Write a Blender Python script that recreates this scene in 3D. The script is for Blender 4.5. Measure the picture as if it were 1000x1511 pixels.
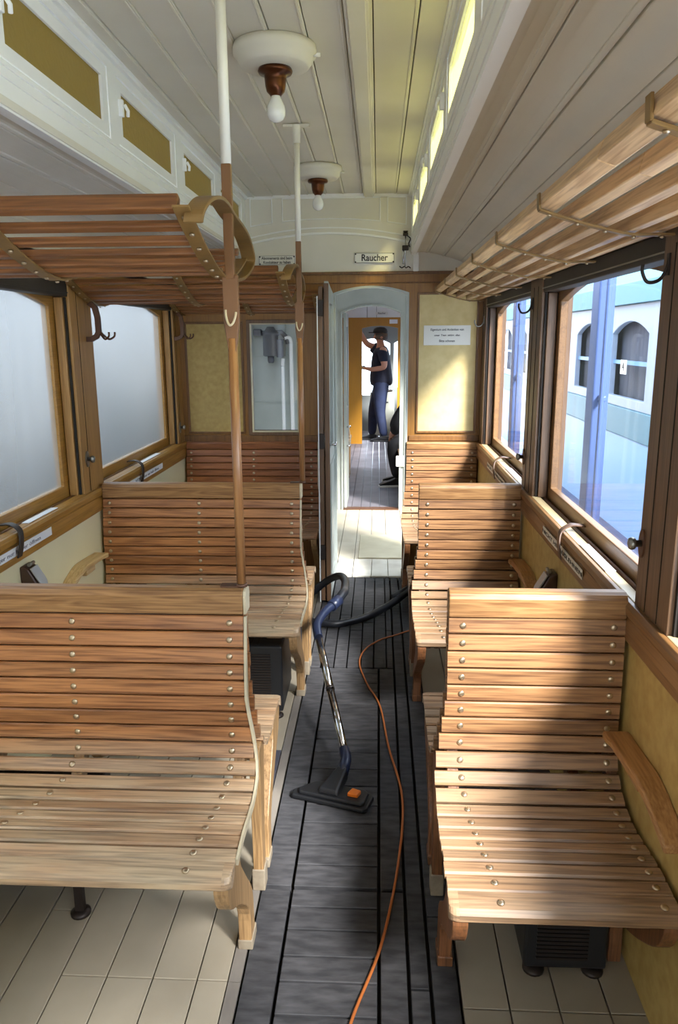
import bpy, bmesh, math, random
from mathutils import Vector, Matrix
random.seed(7)
R = math.radians
scene = bpy.context.scene
for o in list(bpy.data.objects): bpy.data.objects.remove(o)
COL = scene.collection

# ---------------------------------------------------------------- camera
F = 1120.0                                   # focal length in pixels of the 1000 x 1511 frame
vx, vy = 558 - 500, 755.5 - 498              # vanishing point of the aisle
d = Vector((vx, vy, -F)).normalized()
z = Vector((0, -d.z, d.y)).normalized()
x = d.cross(z)
roll = R(-0.35)
z = (z * math.cos(roll) + x * math.sin(roll)).normalized()
x = d.cross(z)
Rw = Matrix((x, d, z))                       # rows: world axes in camera coordinates
camd = bpy.data.cameras.new('camera')
camd.sensor_fit = 'VERTICAL'; camd.sensor_height = 36; camd.lens = F / 1511 * 36
camd.clip_start = 0.02; camd.clip_end = 300
cam = bpy.data.objects.new('camera', camd); COL.objects.link(cam)
cam.matrix_world = Matrix.Translation((0, 0, 1.6)) @ Rw.to_4x4()
scene.camera = cam

# ---------------------------------------------------------------- light and exposure
w = bpy.data.worlds.new('sky'); scene.world = w; w.use_nodes = True
bg = w.node_tree.nodes['Background']
bg.inputs[0].default_value = (0.80, 0.90, 1.0, 1); bg.inputs[1].default_value = 3.5
sd = bpy.data.lights.new('sun', 'SUN'); sd.energy = 10; sd.angle = R(15); sd.color = (1, .96, .9)
sun = bpy.data.objects.new('sun', sd); COL.objects.link(sun)
sun.rotation_euler = Vector((0.46, -0.62, 0.66)).to_track_quat('Z', 'Y').to_euler()
scene.view_settings.view_transform = 'Standard'
scene.view_settings.look = 'None'
scene.view_settings.gamma = 1
scene.view_settings.use_curve_mapping = False
scene.view_settings.exposure = 1.05
try:
    scene.cycles.max_bounces = 12; scene.cycles.diffuse_bounces = 8
    scene.cycles.transparent_max_bounces = 16
except Exception: pass

# ---------------------------------------------------------------- materials
def lin(c):
    return tuple((v / 255 / 12.92) if v / 255 <= .04045 else ((v / 255 + .055) / 1.055) ** 2.4 for v in c) + (1,)
def mat(name, rgb, rough=.6, metal=0, var=.0, vscale=8, rgb2=None, bump=0, island=0, spec=.5, stretch=(1, 1, 1), coat=0):
    m = bpy.data.materials.new(name); m.use_nodes = True
    nt = m.node_tree; N = nt.nodes; L = nt.links; b = N['Principled BSDF']
    b.inputs['Roughness'].default_value = rough; b.inputs['Metallic'].default_value = metal
    b.inputs['Specular IOR Level'].default_value = spec
    if coat: b.inputs['Coat Weight'].default_value = coat; b.inputs['Coat Roughness'].default_value = .25
    c1 = lin(rgb); b.inputs['Base Color'].default_value = c1
    out = None
    if var or rgb2 or bump:
        tc = N.new('ShaderNodeTexCoord'); mp = N.new('ShaderNodeMapping'); mp.inputs['Scale'].default_value = stretch
        L.new(tc.outputs['Object'], mp.inputs['Vector'])
        n = N.new('ShaderNodeTexNoise'); n.inputs['Scale'].default_value = vscale; n.inputs['Detail'].default_value = 6
        L.new(mp.outputs[0], n.inputs['Vector'])
        r = N.new('ShaderNodeValToRGB'); L.new(n.outputs[0], r.inputs[0])
        r.color_ramp.elements[0].position = .35; r.color_ramp.elements[1].position = .68
        r.color_ramp.elements[0].color = c1
        r.color_ramp.elements[1].color = lin(rgb2) if rgb2 else tuple(min(1, v * (1 + var)) for v in c1[:3]) + (1,)
        out = r.outputs[0]
        if bump:
            bp = N.new('ShaderNodeBump'); bp.inputs['Strength'].default_value = bump; bp.inputs['Distance'].default_value = .004
            L.new(n.outputs[0], bp.inputs['Height']); L.new(bp.outputs[0], b.inputs['Normal'])
    if island:
        g = N.new('ShaderNodeNewGeometry'); mr = N.new('ShaderNodeMapRange')
        mr.inputs['To Min'].default_value = 1 - island; mr.inputs['To Max'].default_value = 1 + island
        L.new(g.outputs['Random Per Island'], mr.inputs['Value'])
        mx = N.new('ShaderNodeMix'); mx.data_type = 'RGBA'; mx.blend_type = 'MULTIPLY'; mx.inputs[0].default_value = 1
        if out: L.new(out, mx.inputs[6])
        else: mx.inputs[6].default_value = c1
        cb = N.new('ShaderNodeCombineColor')
        for i in range(3): L.new(mr.outputs[0], cb.inputs[i])
        L.new(cb.outputs[0], mx.inputs[7]); out = mx.outputs[2]
    if out: L.new(out, b.inputs['Base Color'])
    return m

def wood(name, dark, light, axis='x', rough=.45, island=.12, worn=None, coat=.15, grain=1.0, worn_z=None):
    """long-grained timber; worn = rgb of rubbed bare wood, appearing on the seat (below worn_z in object space)"""
    m = bpy.data.materials.new(name); m.use_nodes = True
    nt = m.node_tree; N = nt.nodes; L = nt.links; b = N['Principled BSDF']
    b.inputs['Roughness'].default_value = rough; b.inputs['Coat Weight'].default_value = coat; b.inputs['Coat Roughness'].default_value = .3
    tc = N.new('ShaderNodeTexCoord'); g = N.new('ShaderNodeNewGeometry')
    off = N.new('ShaderNodeVectorMath'); off.operation = 'MULTIPLY_ADD'
    cb0 = N.new('ShaderNodeCombineXYZ')
    for i in range(3): L.new(g.outputs['Random Per Island'], cb0.inputs[i])
    L.new(cb0.outputs[0], off.inputs[0]); off.inputs[1].default_value = (37, 23, 11); L.new(tc.outputs['Object'], off.inputs[2])
    s = {'x': (.9, 14, 14), 'y': (14, .9, 14), 'z': (14, 14, .9)}[axis]
    mp = N.new('ShaderNodeMapping'); mp.inputs['Scale'].default_value = s; L.new(off.outputs[0], mp.inputs['Vector'])
    n1 = N.new('ShaderNodeTexNoise'); n1.inputs['Scale'].default_value = 1.6; n1.inputs['Detail'].default_value = 3; n1.inputs['Distortion'].default_value = .6
    L.new(mp.outputs[0], n1.inputs['Vector'])
    # growth rings: sine of the noise field
    mm = N.new('ShaderNodeMath'); mm.operation = 'MULTIPLY'; mm.inputs[1].default_value = 34 * grain; L.new(n1.outputs[0], mm.inputs[0])
    sn = N.new('ShaderNodeMath'); sn.operation = 'SINE'; L.new(mm.outputs[0], sn.inputs[0])
    mp2 = N.new('ShaderNodeMapping'); mp2.inputs['Scale'].default_value = tuple(v * 6 if v > 2 else v * 3 for v in s); L.new(off.outputs[0], mp2.inputs['Vector'])
    n2 = N.new('ShaderNodeTexNoise'); n2.inputs['Scale'].default_value = 2.2; n2.inputs['Detail'].default_value = 4; L.new(mp2.outputs[0], n2.inputs['Vector'])
    ma = N.new('ShaderNodeMath'); ma.operation = 'MULTIPLY_ADD'; ma.inputs[1].default_value = .10; L.new(sn.outputs[0], ma.inputs[0]); L.new(n2.outputs[0], ma.inputs[2])
    r = N.new('ShaderNodeValToRGB'); L.new(ma.outputs[0], r.inputs[0])
    r.color_ramp.elements[0].position = .25; r.color_ramp.elements[1].position = .66
    r.color_ramp.elements[0].color = lin(dark); r.color_ramp.elements[1].color = lin(light)
    col = r.outputs[0]
    if worn:
        sp = N.new('ShaderNodeSeparateXYZ'); L.new(tc.outputs['Object'], sp.inputs[0])
        mr = N.new('ShaderNodeMapRange'); mr.inputs['From Min'].default_value = worn_z + .09; mr.inputs['From Max'].default_value = worn_z - .05
        L.new(sp.outputs[2], mr.inputs['Value'])
        n3 = N.new('ShaderNodeTexNoise'); n3.inputs['Scale'].default_value = 5; n3.inputs['Detail'].default_value = 7
        mp3 = N.new('ShaderNodeMapping'); mp3.inputs['Scale'].default_value = (.6, 2.2, 2.2); L.new(off.outputs[0], mp3.inputs['Vector']); L.new(mp3.outputs[0], n3.inputs['Vector'])
        r3 = N.new('ShaderNodeValToRGB'); L.new(n3.outputs[0], r3.inputs[0]); r3.color_ramp.elements[0].position = .33; r3.color_ramp.elements[1].position = .6
        r3.color_ramp.elements[0].color = (.45, .45, .45, 1)
        mu = N.new('ShaderNodeMath'); mu.operation = 'MULTIPLY'; L.new(mr.outputs[0], mu.inputs[0]); L.new(r3.outputs[0], mu.inputs[1])
        r4 = N.new('ShaderNodeValToRGB'); L.new(ma.outputs[0], r4.inputs[0])
        r4.color_ramp.elements[0].position = .22; r4.color_ramp.elements[1].position = .6
        r4.color_ramp.elements[0].color = lin(tuple(v * .7 for v in worn)); r4.color_ramp.elements[1].color = lin(worn)
        mx0 = N.new('ShaderNodeMix'); mx0.data_type = 'RGBA'; L.new(mu.outputs[0], mx0.inputs[0]); L.new(col, mx0.inputs[6]); L.new(r4.outputs[0], mx0.inputs[7])
        col = mx0.outputs[2]
    if island:
        mr2 = N.new('ShaderNodeMapRange'); mr2.inputs['To Min'].default_value = 1 - island; mr2.inputs['To Max'].default_value = 1 + island
        L.new(g.outputs['Random Per Island'], mr2.inputs['Value'])
        cb = N.new('ShaderNodeCombineColor')
        for i in range(3): L.new(mr2.outputs[0], cb.inputs[i])
        mx = N.new('ShaderNodeMix'); mx.data_type = 'RGBA'; mx.blend_type = 'MULTIPLY'; mx.inputs[0].default_value = 1
        L.new(col, mx.inputs[6]); L.new(cb.outputs[0], mx.inputs[7]); col = mx.outputs[2]
    L.new(col, b.inputs['Base Color'])
    bp = N.new('ShaderNodeBump'); bp.inputs['Strength'].default_value = .25; bp.inputs['Distance'].default_value = .002
    L.new(ma.outputs[0], bp.inputs['Height']); L.new(bp.outputs[0], b.inputs['Normal'])
    return m

def pane(name, tint, trans=.93, rough=.02, body=None, bumpy=0):
    """thin window glass: lets light through, reflects by Fresnel; body = (rgb, amount) of hazy or coloured glass"""
    m = bpy.data.materials.new(name); m.use_nodes = True
    nt = m.node_tree; N = nt.nodes; L = nt.links
    for n in list(N):
        if n.type != 'OUTPUT_MATERIAL': N.remove(n)
    out = [n for n in N if n.type == 'OUTPUT_MATERIAL'][0]
    t = N.new('ShaderNodeBsdfTransparent'); t.inputs[0].default_value = lin(tint)
    g = N.new('ShaderNodeBsdfGlossy'); g.inputs['Roughness'].default_value = rough
    lw = N.new('ShaderNodeLayerWeight'); lw.inputs[0].default_value = .5
    pw = N.new('ShaderNodeMath'); pw.operation = 'POWER'; pw.inputs[1].default_value = 4.0; L.new(lw.outputs['Facing'], pw.inputs[0])
    fr = N.new('ShaderNodeMath'); fr.operation = 'MULTIPLY_ADD'; fr.inputs[1].default_value = .35; fr.inputs[2].default_value = .02; L.new(pw.outputs[0], fr.inputs[0])
    if bumpy:
        tc = N.new('ShaderNodeTexCoord'); n = N.new('ShaderNodeTexNoise'); n.inputs['Scale'].default_value = 55; n.inputs['Detail'].default_value = 2
        L.new(tc.outputs['Object'], n.inputs['Vector']); bp = N.new('ShaderNodeBump'); bp.inputs['Strength'].default_value = bumpy; bp.inputs['Distance'].default_value = .004
        L.new(n.outputs[0], bp.inputs['Height']); L.new(bp.outputs[0], g.inputs['Normal'])
    first = t.outputs[0]
    if body:
        df = N.new('ShaderNodeBsdfDiffuse'); df.inputs[0].default_value = lin(body[0])
        tl = N.new('ShaderNodeBsdfTranslucent'); tl.inputs[0].default_value = lin(body[0])
        m2 = N.new('ShaderNodeMixShader'); m2.inputs[0].default_value = .6; L.new(df.outputs[0], m2.inputs[1]); L.new(tl.outputs[0], m2.inputs[2])
        m3 = N.new('ShaderNodeMixShader'); m3.inputs[0].default_value = body[1]; L.new(first, m3.inputs[1]); L.new(m2.outputs[0], m3.inputs[2]); first = m3.outputs[0]
        if bumpy: L.new(bp.outputs[0], df.inputs['Normal']); L.new(bp.outputs[0], tl.inputs['Normal'])
    mx = N.new('ShaderNodeMixShader'); L.new(fr.outputs[0], mx.inputs[0]); L.new(first, mx.inputs[1]); L.new(g.outputs[0], mx.inputs[2])
    L.new(mx.outputs[0], out.inputs[0])
    return m

M = {}
M['foot'] = mat('worn_foot_paint', (150, 138, 118), .6, rgb2=(120, 106, 88), vscale=20)
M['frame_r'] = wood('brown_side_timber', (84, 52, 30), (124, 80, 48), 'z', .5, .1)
M['slat'] = wood('varnished_slats', (112, 68, 38), (176, 120, 74), 'x', .42, .16, worn=(196, 172, 140), worn_z=.47)
M['rail'] = wood('bench_top_rail', (116, 78, 44), (168, 126, 80), 'x', .5, .05, grain=1.6)
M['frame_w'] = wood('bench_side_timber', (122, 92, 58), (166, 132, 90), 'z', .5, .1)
M['frame_p'] = mat('cream_edge_paint', (214, 200, 168), .5, var=-.2, vscale=12)
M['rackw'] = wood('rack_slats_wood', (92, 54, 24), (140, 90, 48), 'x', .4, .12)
M['rackwy'] = wood('rack_slats_wood_lengthwise', (178, 136, 92), (226, 190, 144), 'y', .45, .12)  # paler than the left racks: window light from below put into the wood colour
M['strap'] = mat('aged_brass_strap', (142, 110, 62), .45, .2, var=-.35, vscale=14)
M['ochre'] = wood('ochre_grained_wood', (122, 82, 28), (148, 102, 40), 'z', .45, .03, grain=.5)
M['ochre_d'] = wood('brown_grained_wood', (96, 62, 26), (124, 84, 40), 'z', .45, .05, grain=.5)
M['ochre_y'] = wood('ochre_grained_sill', (142, 100, 38), (172, 126, 56), 'y', .4, .03, grain=.5)
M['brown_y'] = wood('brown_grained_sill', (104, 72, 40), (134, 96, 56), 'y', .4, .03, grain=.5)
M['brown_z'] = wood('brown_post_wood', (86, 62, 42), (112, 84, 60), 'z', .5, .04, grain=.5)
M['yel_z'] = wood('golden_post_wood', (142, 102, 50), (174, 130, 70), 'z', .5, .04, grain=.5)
M['sillt'] = mat('sill_top_painted_daylight', (176, 158, 120), .3, var=.2, vscale=20)  # daylight on the right ledge put into a pale colour
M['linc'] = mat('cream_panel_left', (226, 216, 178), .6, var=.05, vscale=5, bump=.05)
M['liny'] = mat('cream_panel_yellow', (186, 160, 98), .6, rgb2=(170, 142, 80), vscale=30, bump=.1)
M['lineny'] = mat('cream_linen_panel', (214, 194, 138), .6, rgb2=(200, 178, 120), vscale=14, bump=.08)
M['white'] = mat('white_ceiling_paint', (220, 215, 202), .6, rgb2=(212, 207, 193), vscale=3)
M['white2'] = mat('white_gloss_paint', (238, 238, 235), .45, rgb2=(233, 233, 230), vscale=3)
M['greyp'] = mat('pale_grey_door_paint', (176, 182, 176), .45, rgb2=(166, 172, 166), vscale=6)
M['dark'] = mat('dark_gap', (26, 20, 14), .8)
M['valance'] = mat('dark_blind_case', (52, 44, 36), .6, rgb2=(40, 34, 28), vscale=8)
M['black'] = mat('black_plastic', (24, 25, 28), .45)
M['hose'] = mat('black_hose', (26, 28, 34), .4)
M['navy'] = mat('navy_plastic', (34, 42, 66), .35)
M['orange'] = mat('orange_plastic', (230, 120, 30), .4)
M['cord'] = mat('orange_cord', (176, 100, 48), .45)
M['chrome'] = mat('chrome', (200, 200, 202), .15, 1)
M['steel'] = mat('dull_steel', (150, 148, 142), .35, .9)
M['bolt'] = mat('bolt_steel', (190, 172, 145), .3, .9)
M['copper'] = mat('aged_copper', (98, 56, 32), .3, .8, rgb2=(66, 38, 22), vscale=18)
M['bulb'] = mat('opal_bulb_glass', (232, 232, 228), .12)
M['iron'] = mat('dark_iron', (50, 42, 38), .45, .5)
M['ironb'] = mat('brown_painted_iron', (92, 62, 44), .45, .2)
M['leather'] = mat('dark_leather', (44, 36, 32), .5, var=.4, vscale=20)
M['leatherb'] = mat('brown_leather', (82, 62, 50), .4, var=.3, vscale=20)
M['paper'] = mat('white_label', (232, 234, 238), .5)
M['enamel'] = mat('enamel_plate', (226, 224, 214), .3)
M['ink'] = mat('black_ink', (28, 26, 26), .6)
M['inkg'] = mat('grey_ink', (96, 98, 116), .6)
M['polep'] = mat('brown_pole_paint', (112, 74, 36), .4, var=.15, vscale=6, stretch=(1, 1, .2))
M['polew'] = mat('white_pole_paint', (222, 218, 204), .4)
M['poleb'] = wood('pole_wood', (132, 88, 52), (170, 122, 76), 'z', .35, 0, grain=.4, coat=.4)
M['glass'] = pane('window_glass', (250, 252, 255))
M['hazy'] = pane('hazy_glass', (235, 238, 240), rough=.4, body=((210, 214, 216), .25))
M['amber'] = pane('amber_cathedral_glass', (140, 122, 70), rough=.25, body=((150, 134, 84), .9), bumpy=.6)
M['amberr'] = pane('amber_glass_sunlit', (250, 246, 205), rough=.25, body=((238, 232, 160), .5), bumpy=.3)  # same glass as on the left; daylight from the right put into its paler colour
M['skin'] = mat('skin', (196, 142, 118), .5)
M['shirt'] = mat('navy_shirt', (28, 32, 52), .8, var=.3, vscale=14)
M['jeans'] = mat('blue_jeans', (22, 32, 60), .8, var=.5, vscale=10)
M['cap'] = mat('dark_cap', (38, 34, 34), .8)
M['hair'] = mat('grey_hair', (88, 78, 72), .8)
M['blackcloth'] = mat('black_cloth', (20, 20, 23), .85, var=.5, vscale=14)
M['rubber'] = mat('white_rubber', (225, 225, 222), .5)
M['tarp'] = mat('grey_sheet', (96, 99, 103), .7, rgb2=(86, 89, 93), vscale=2.2, stretch=(1, 3, .35))
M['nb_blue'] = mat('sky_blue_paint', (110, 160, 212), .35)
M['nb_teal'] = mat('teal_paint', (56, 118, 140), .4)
M['nb_cream'] = mat('blue_cast_ivory_paint', (150, 166, 188), .4)  # ivory with the blue cast of the outside light mixed in
M['curtain'] = mat('blue_cast_beige_curtain', (92, 98, 112), .8, rgb2=(74, 80, 94), vscale=4, stretch=(1, 8, .3))  # curtain tinted blue as well, for the light outside
M['colpaint'] = mat('slate_blue_post', (64, 86, 134), .5)
M['pave'] = mat('pale_paving', (214, 220, 226), .8, rgb2=(200, 208, 216), vscale=2, bump=.1)

# ---------------------------------------------------------------- mesh helpers
class MB:
    def __init__(s): s.v = []; s.f = []; s.sm = []
    def add(s, vs, fs, smooth=False):
        n = len(s.v); s.v += [tuple(v) for v in vs]; s.f += [tuple(i + n for i in f) for f in fs]; s.sm += [smooth] * len(fs); return s
    def box(s, a, b, rot=None, c=None):
        (x0, y0, z0), (x1, y1, z1) = a, b
        vs = [Vector(p) for p in ((x0, y0, z0), (x1, y0, z0), (x1, y1, z0), (x0, y1, z0), (x0, y0, z1), (x1, y0, z1), (x1, y1, z1), (x0, y1, z1))]
        if rot is not None:
            c = Vector(c) if c else sum(vs, Vector()) / 8
            vs = [rot @ (v - c) + c for v in vs]
        return s.add(vs, [(3, 2, 1, 0), (4, 5, 6, 7), (0, 1, 5, 4), (1, 2, 6, 5), (2, 3, 7, 6), (3, 0, 4, 7)])
    def prism(s, poly, h0, h1, ax='x', smooth=False):
        """poly: 2-D points; extruded along ax. ax x -> (y,z), y -> (x,z), z -> (x,y)"""
        n = len(poly)
        def P(p, h): return {'x': (h, p[0], p[1]), 'y': (p[0], h, p[1]), 'z': (p[0], p[1], h)}[ax]
        vs = [P(p, h0) for p in poly] + [P(p, h1) for p in poly]
        fs = [tuple(range(n))[::-1], tuple(range(n, 2 * n))] + [(i, (i + 1) % n, n + (i + 1) % n, n + i) for i in range(n)]
        return s.add(vs, fs, smooth)
    def tube(s, pts, r, seg=10, cap=True, flat=None):
        """tube or flat bar (flat=(w,h)) swept along pts"""
        pts = [Vector(p) for p in pts]; n = len(pts)
        rs = r if isinstance(r, (list, tuple)) else [r] * n
        up = None; rings = []
        for i, p in enumerate(pts):
            t = (pts[min(i + 1, n - 1)] - pts[max(i - 1, 0)])
            t = t.normalized() if t.length > 1e-9 else Vector((0, 0, 1))
            if up is None:
                up = Vector((0, 0, 1)) if abs(t.z) < .9 else Vector((1, 0, 0))
            up = (up - t * up.dot(t)); up = up.normalized() if up.length > 1e-6 else Vector((0, 1, 0))
            sd_ = t.cross(up)
            rings.append([p + (sd_ * math.cos(a) + up * math.sin(a)) * rs[i] for a in [2 * math.pi * k / seg for k in range(seg)]])
        vs = [v for rg in rings for v in rg]
        fs = [(i * seg + k, i * seg + (k + 1) % seg, (i + 1) * seg + (k + 1) % seg, (i + 1) * seg + k) for i in range(n - 1) for k in range(seg)]
        s.add(vs, fs, True)
        if cap: s.add(rings[0], [tuple(range(seg))[::-1]]); s.add(rings[-1], [tuple(range(seg))])
        return s
    def strip(s, pts, wdir, w, t, nrm=None):
        """flat bar: path pts, width w along wdir, thickness t across"""
        pts = [Vector(p) for p in pts]; wd = Vector(wdir).normalized(); n = len(pts); vs = []
        for i, p in enumerate(pts):
            tg = (pts[min(i + 1, n - 1)] - pts[max(i - 1, 0)]).normalized()
            nn = tg.cross(wd).normalized()
            for a, b in ((-1, -1), (1, -1), (1, 1), (-1, 1)): vs.append(p + wd * a * w / 2 + nn * b * t / 2)
        fs = [(i * 4 + k, i * 4 + (k + 1) % 4, i * 4 + 4 + (k + 1) % 4, i * 4 + 4 + k) for i in range(n - 1) for k in range(4)]
        fs += [(3, 2, 1, 0), tuple(range(4 * n - 4, 4 * n))]
        return s.add(vs, fs)
    def lathe(s, prof, seg=24, loc=(0, 0, 0), axis='z', smooth=True):
        vs = []
        for r_, h in prof:
            for k in range(seg):
                a = 2 * math.pi * k / seg; c, q = r_ * math.cos(a), r_ * math.sin(a)
                p = {'z': (c, q, h), 'x': (h, c, q), 'y': (c, h, q)}[axis]
                vs.append((p[0] + loc[0], p[1] + loc[1], p[2] + loc[2]))
        n = len(prof)
        fs = [(i * seg + k, i * seg + (k + 1) % seg, (i + 1) * seg + (k + 1) % seg, (i + 1) * seg + k) for i in range(n - 1) for k in range(seg)]
        s.add(vs, fs, smooth)
        s.add(vs[:seg], [tuple(range(seg))[::-1]]); s.add(vs[-seg:], [tuple(range(seg))])
        return s
    def plate(s, outer, holes, h0, h1, ax):
        """flat wall with holes, extruded h0..h1 along ax"""
        bm = bmesh.new(); loops = [outer] + list(holes); ed = []
        for lp in loops:
            vs = [bm.verts.new((p[0], p[1], 0)) for p in lp]
            for i in range(len(vs)): ed.append(bm.edges.new((vs[i], vs[(i + 1) % len(vs)])))
        bmesh.ops.triangle_fill(bm, use_beauty=True, use_dissolve=False, edges=ed)
        bm.verts.index_update()
        vv = [(v.co.x, v.co.y) for v in bm.verts]; ff = [tuple(v.index for v in f.verts) for f in bm.faces]; bm.free()
        def P(p, h): return {'x': (h, p[0], p[1]), 'y': (p[0], h, p[1]), 'z': (p[0], p[1], h)}[ax]
        s.add([P(p, h0) for p in vv], ff); s.add([P(p, h1) for p in vv], [f[::-1] for f in ff])
        for lp in loops:
            n = len(lp)
            s.add([P(p, h0) for p in lp] + [P(p, h1) for p in lp], [(i, (i + 1) % n, n + (i + 1) % n, n + i) for i in range(n)])
        return s
    def build(s, name, m, parent=None, bevel=0, bseg=2, weld=True):
        me = bpy.data.meshes.new(name); me.from_pydata(s.v, [], s.f); me.update()
        me.polygons.foreach_set('use_smooth', s.sm)
        bm = bmesh.new(); bm.from_mesh(me)
        if weld: bmesh.ops.remove_doubles(bm, verts=bm.verts, dist=1e-6)
        bmesh.ops.recalc_face_normals(bm, faces=bm.faces); bm.to_mesh(me); bm.free()
        me.materials.append(M[m] if isinstance(m, str) else m)
        o = bpy.data.objects.new(name, me); COL.objects.link(o)
        if parent: o.parent = parent
        if bevel:
            b = o.modifiers.new('bevel', 'BEVEL'); b.width = bevel; b.segments = bseg; b.limit_method = 'ANGLE'; b.angle_limit = R(40)
        return o

def thing(name, label, cat, loc=(0, 0, 0), group=None, rz=0):
    o = bpy.data.objects.new(name, None); COL.objects.link(o); o.location = loc; o.rotation_euler.z = rz
    o.empty_display_size = .05
    return tag(o, label, cat, group)
def tag(o, label, cat, group=None):
    o['label'] = label; o['category'] = cat
    if group: o['group'] = group
    return o
def struct(o, label=None):
    o['kind'] = 'structure'
    if label: o['label'] = label
    return o
def sroot(name, label=None, loc=(0, 0, 0)):
    o = bpy.data.objects.new(name, None); COL.objects.link(o); o.location = loc; o.empty_display_size = .05
    return struct(o, label)
def copy_tree(o, parent=None):
    c = o.copy(); COL.objects.link(c); c.parent = parent
    for ch in list(o.children): copy_tree(ch, c)
    return c
def recolour(o, a, b):
    if o.type == 'MESH' and o.data.materials and o.data.materials[0] == a:
        o.data = o.data.copy(); o.data.materials[0] = b
    for ch in o.children: recolour(ch, a, b)
def text(name, s, size, loc, rot, m, parent=None, sx=1.0, bold=0.0, depth=.0006, align='CENTER'):
    cu = bpy.data.curves.new(name, 'FONT'); cu.body = s; cu.size = size; cu.align_x = align; cu.align_y = 'CENTER'
    cu.extrude = depth; cu.offset = bold; cu.space_line = 1.0
    t = bpy.data.objects.new(name + '_tmp', cu); COL.objects.link(t)
    dg = bpy.context.evaluated_depsgraph_get(); me = bpy.data.meshes.new_from_object(t.evaluated_get(dg))
    bpy.data.objects.remove(t)
    me.materials.clear(); me.materials.append(M[m])
    o = bpy.data.objects.new(name, me); COL.objects.link(o)
    if parent: o.parent = parent
    o.location = loc; o.rotation_euler = rot; o.scale = (sx, 1, 1)
    return o
def bez(p0, p1, p2, p3, n=12):
    p0, p1, p2, p3 = map(Vector, (p0, p1, p2, p3))
    return [p0 * (1 - t) ** 3 + p1 * 3 * t * (1 - t) ** 2 + p2 * 3 * t * t * (1 - t) + p3 * t ** 3 for t in [i / n for i in range(n + 1)]]
def spline(pts, n=8):
    P = [Vector(p) for p in pts]; out = []
    for i in range(len(P) - 1):
        a, b, c, d_ = P[max(i - 1, 0)], P[i], P[i + 1], P[min(i + 2, len(P) - 1)]
        for k in range(n):
            t = k / n
            out.append(.5 * ((2 * b) + (c - a) * t + (2 * a - 5 * b + 4 * c - d_) * t * t + (3 * b - a - 3 * c + d_) * t ** 3))
    out.append(P[-1]); return out
def arch(x0, x1, z0, z1, rise, n=14, corner=0):
    """rectangle whose top bows upward by rise: counter-clockwise points"""
    p = [(x0, z0), (x1, z0)]
    for i in range(n + 1):
        t = i / n; p.append((x1 + (x0 - x1) * t, z1 + rise * (1 - (2 * t - 1) ** 2)))
    return p

XL, XR = -1.28, .655            # inner faces of the side walls
YE, YB = 4.97, -2.45            # end wall, wall behind the camera
XCL, XCR = -.83, .20            # clerestory walls
XM = (XL + XR) / 2
ZC = 2.455
def mx_(x, side):               # x given for the right side; mirrored for the left
    return x if side == 'R' else XL + XR - x

# ================================================================ THE ROOM
# ---- floor: boards
def floor_zone(x, y):
    """dark grey paint runs along the aisle and a little under the seats where feet go"""
    return None
darkf = mat('dark_floor_boards', (50, 50, 52), .65, rgb2=(74, 73, 75), vscale=26, bump=.35, island=.2, stretch=(.5, 1.8, 1), spec=.25)
# beige boards with the dark aisle paint lapping onto them in patches
beige = mat('beige_floor_boards', (158, 148, 130), .55, rgb2=(142, 132, 114), vscale=3, bump=.2, island=.06)
nt = beige.node_tree; N = nt.nodes; L = nt.links
tc = N.new('ShaderNodeTexCoord'); sp = N.new('ShaderNodeSeparateXYZ'); L.new(tc.outputs['Object'], sp.inputs[0])
def mth(op, a, b=None, c=None):
    n = N.new('ShaderNodeMath'); n.operation = op
    for i, v in enumerate((a, b, c)):
        if v is None: continue
        if isinstance(v, (int, float)): n.inputs[i].default_value = v
        else: L.new(v, n.inputs[i])
    return n.outputs[0]
per = mth('MODULO', mth('ADD', sp.outputs[1], 10 * 1.48 - 2.30), 1.48)
lap = mth('MULTIPLY', mth('LESS_THAN', per, .42), mth('GREATER_THAN', sp.outputs[0], -.47))
old = [l for l in L if l.to_socket == N['Principled BSDF'].inputs['Base Color']][0].from_socket
mxn = N.new('ShaderNodeMix'); mxn.data_type = 'RGBA'; L.new(lap, mxn.inputs[0]); L.new(old, mxn.inputs[6]); mxn.inputs[7].default_value = lin((66, 66, 74))
L.new(mxn.outputs[2], N['Principled BSDF'].inputs['Base Color'])

fb = MB(); g = .0018
def board(mb, x0, x1, y0, y1, zt=0): mb.box((x0 + g, y0 + g, zt - .03), (x1 - g, y1 - g, zt))
# beige boards either side
fl = MB(); rnd = random.Random(3)
xs = [XL - .06, -1.17, -1.05, -.93, -.81, -.69, -.57, -.455, -.375]
for i in range(len(xs) - 1):
    ys = [YB, -1.4 + .1 * (i % 3), .1, 1.605, 3.1 + .02 * i, YE]
    if i < 4: ys = [[YB, .3, 3.2, YE], [YB, .9, 2.6, YE], [YB, 1.2, 3.3, YE], [YB, .5, 1.83, 3.4, YE]][i]
    for j in range(len(ys) - 1): board(fl, xs[i], xs[i + 1], ys[j], ys[j + 1])
xs = [.215, .33, .45, .57, XR + .06]
for i in range(len(xs) - 1):
    ys = [YB, .2 + .05 * i, 1.55, 3.1, YE]
    for j in range(len(ys) - 1): board(fl, xs[i], xs[i + 1], ys[j], ys[j + 1])
o = fl.build('floor', beige, weld=False, bevel=.0012, bseg=1)
struct(o, 'beige painted floor boards under the benches')
# edge strip of bare timber
o = MB().box((-.373, YB, -.03), (-.343, 1.6, .001)).box((-.373, 1.603, -.03), (-.343, YE, .001)).build('floor', mat('grey_floor_strip', (104, 98, 92), .7, rgb2=(130, 122, 112), vscale=12, bump=.3, stretch=(1, .3, 1)), weld=False)
struct(o, 'worn timber strip along the aisle')
g = .0032
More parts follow.
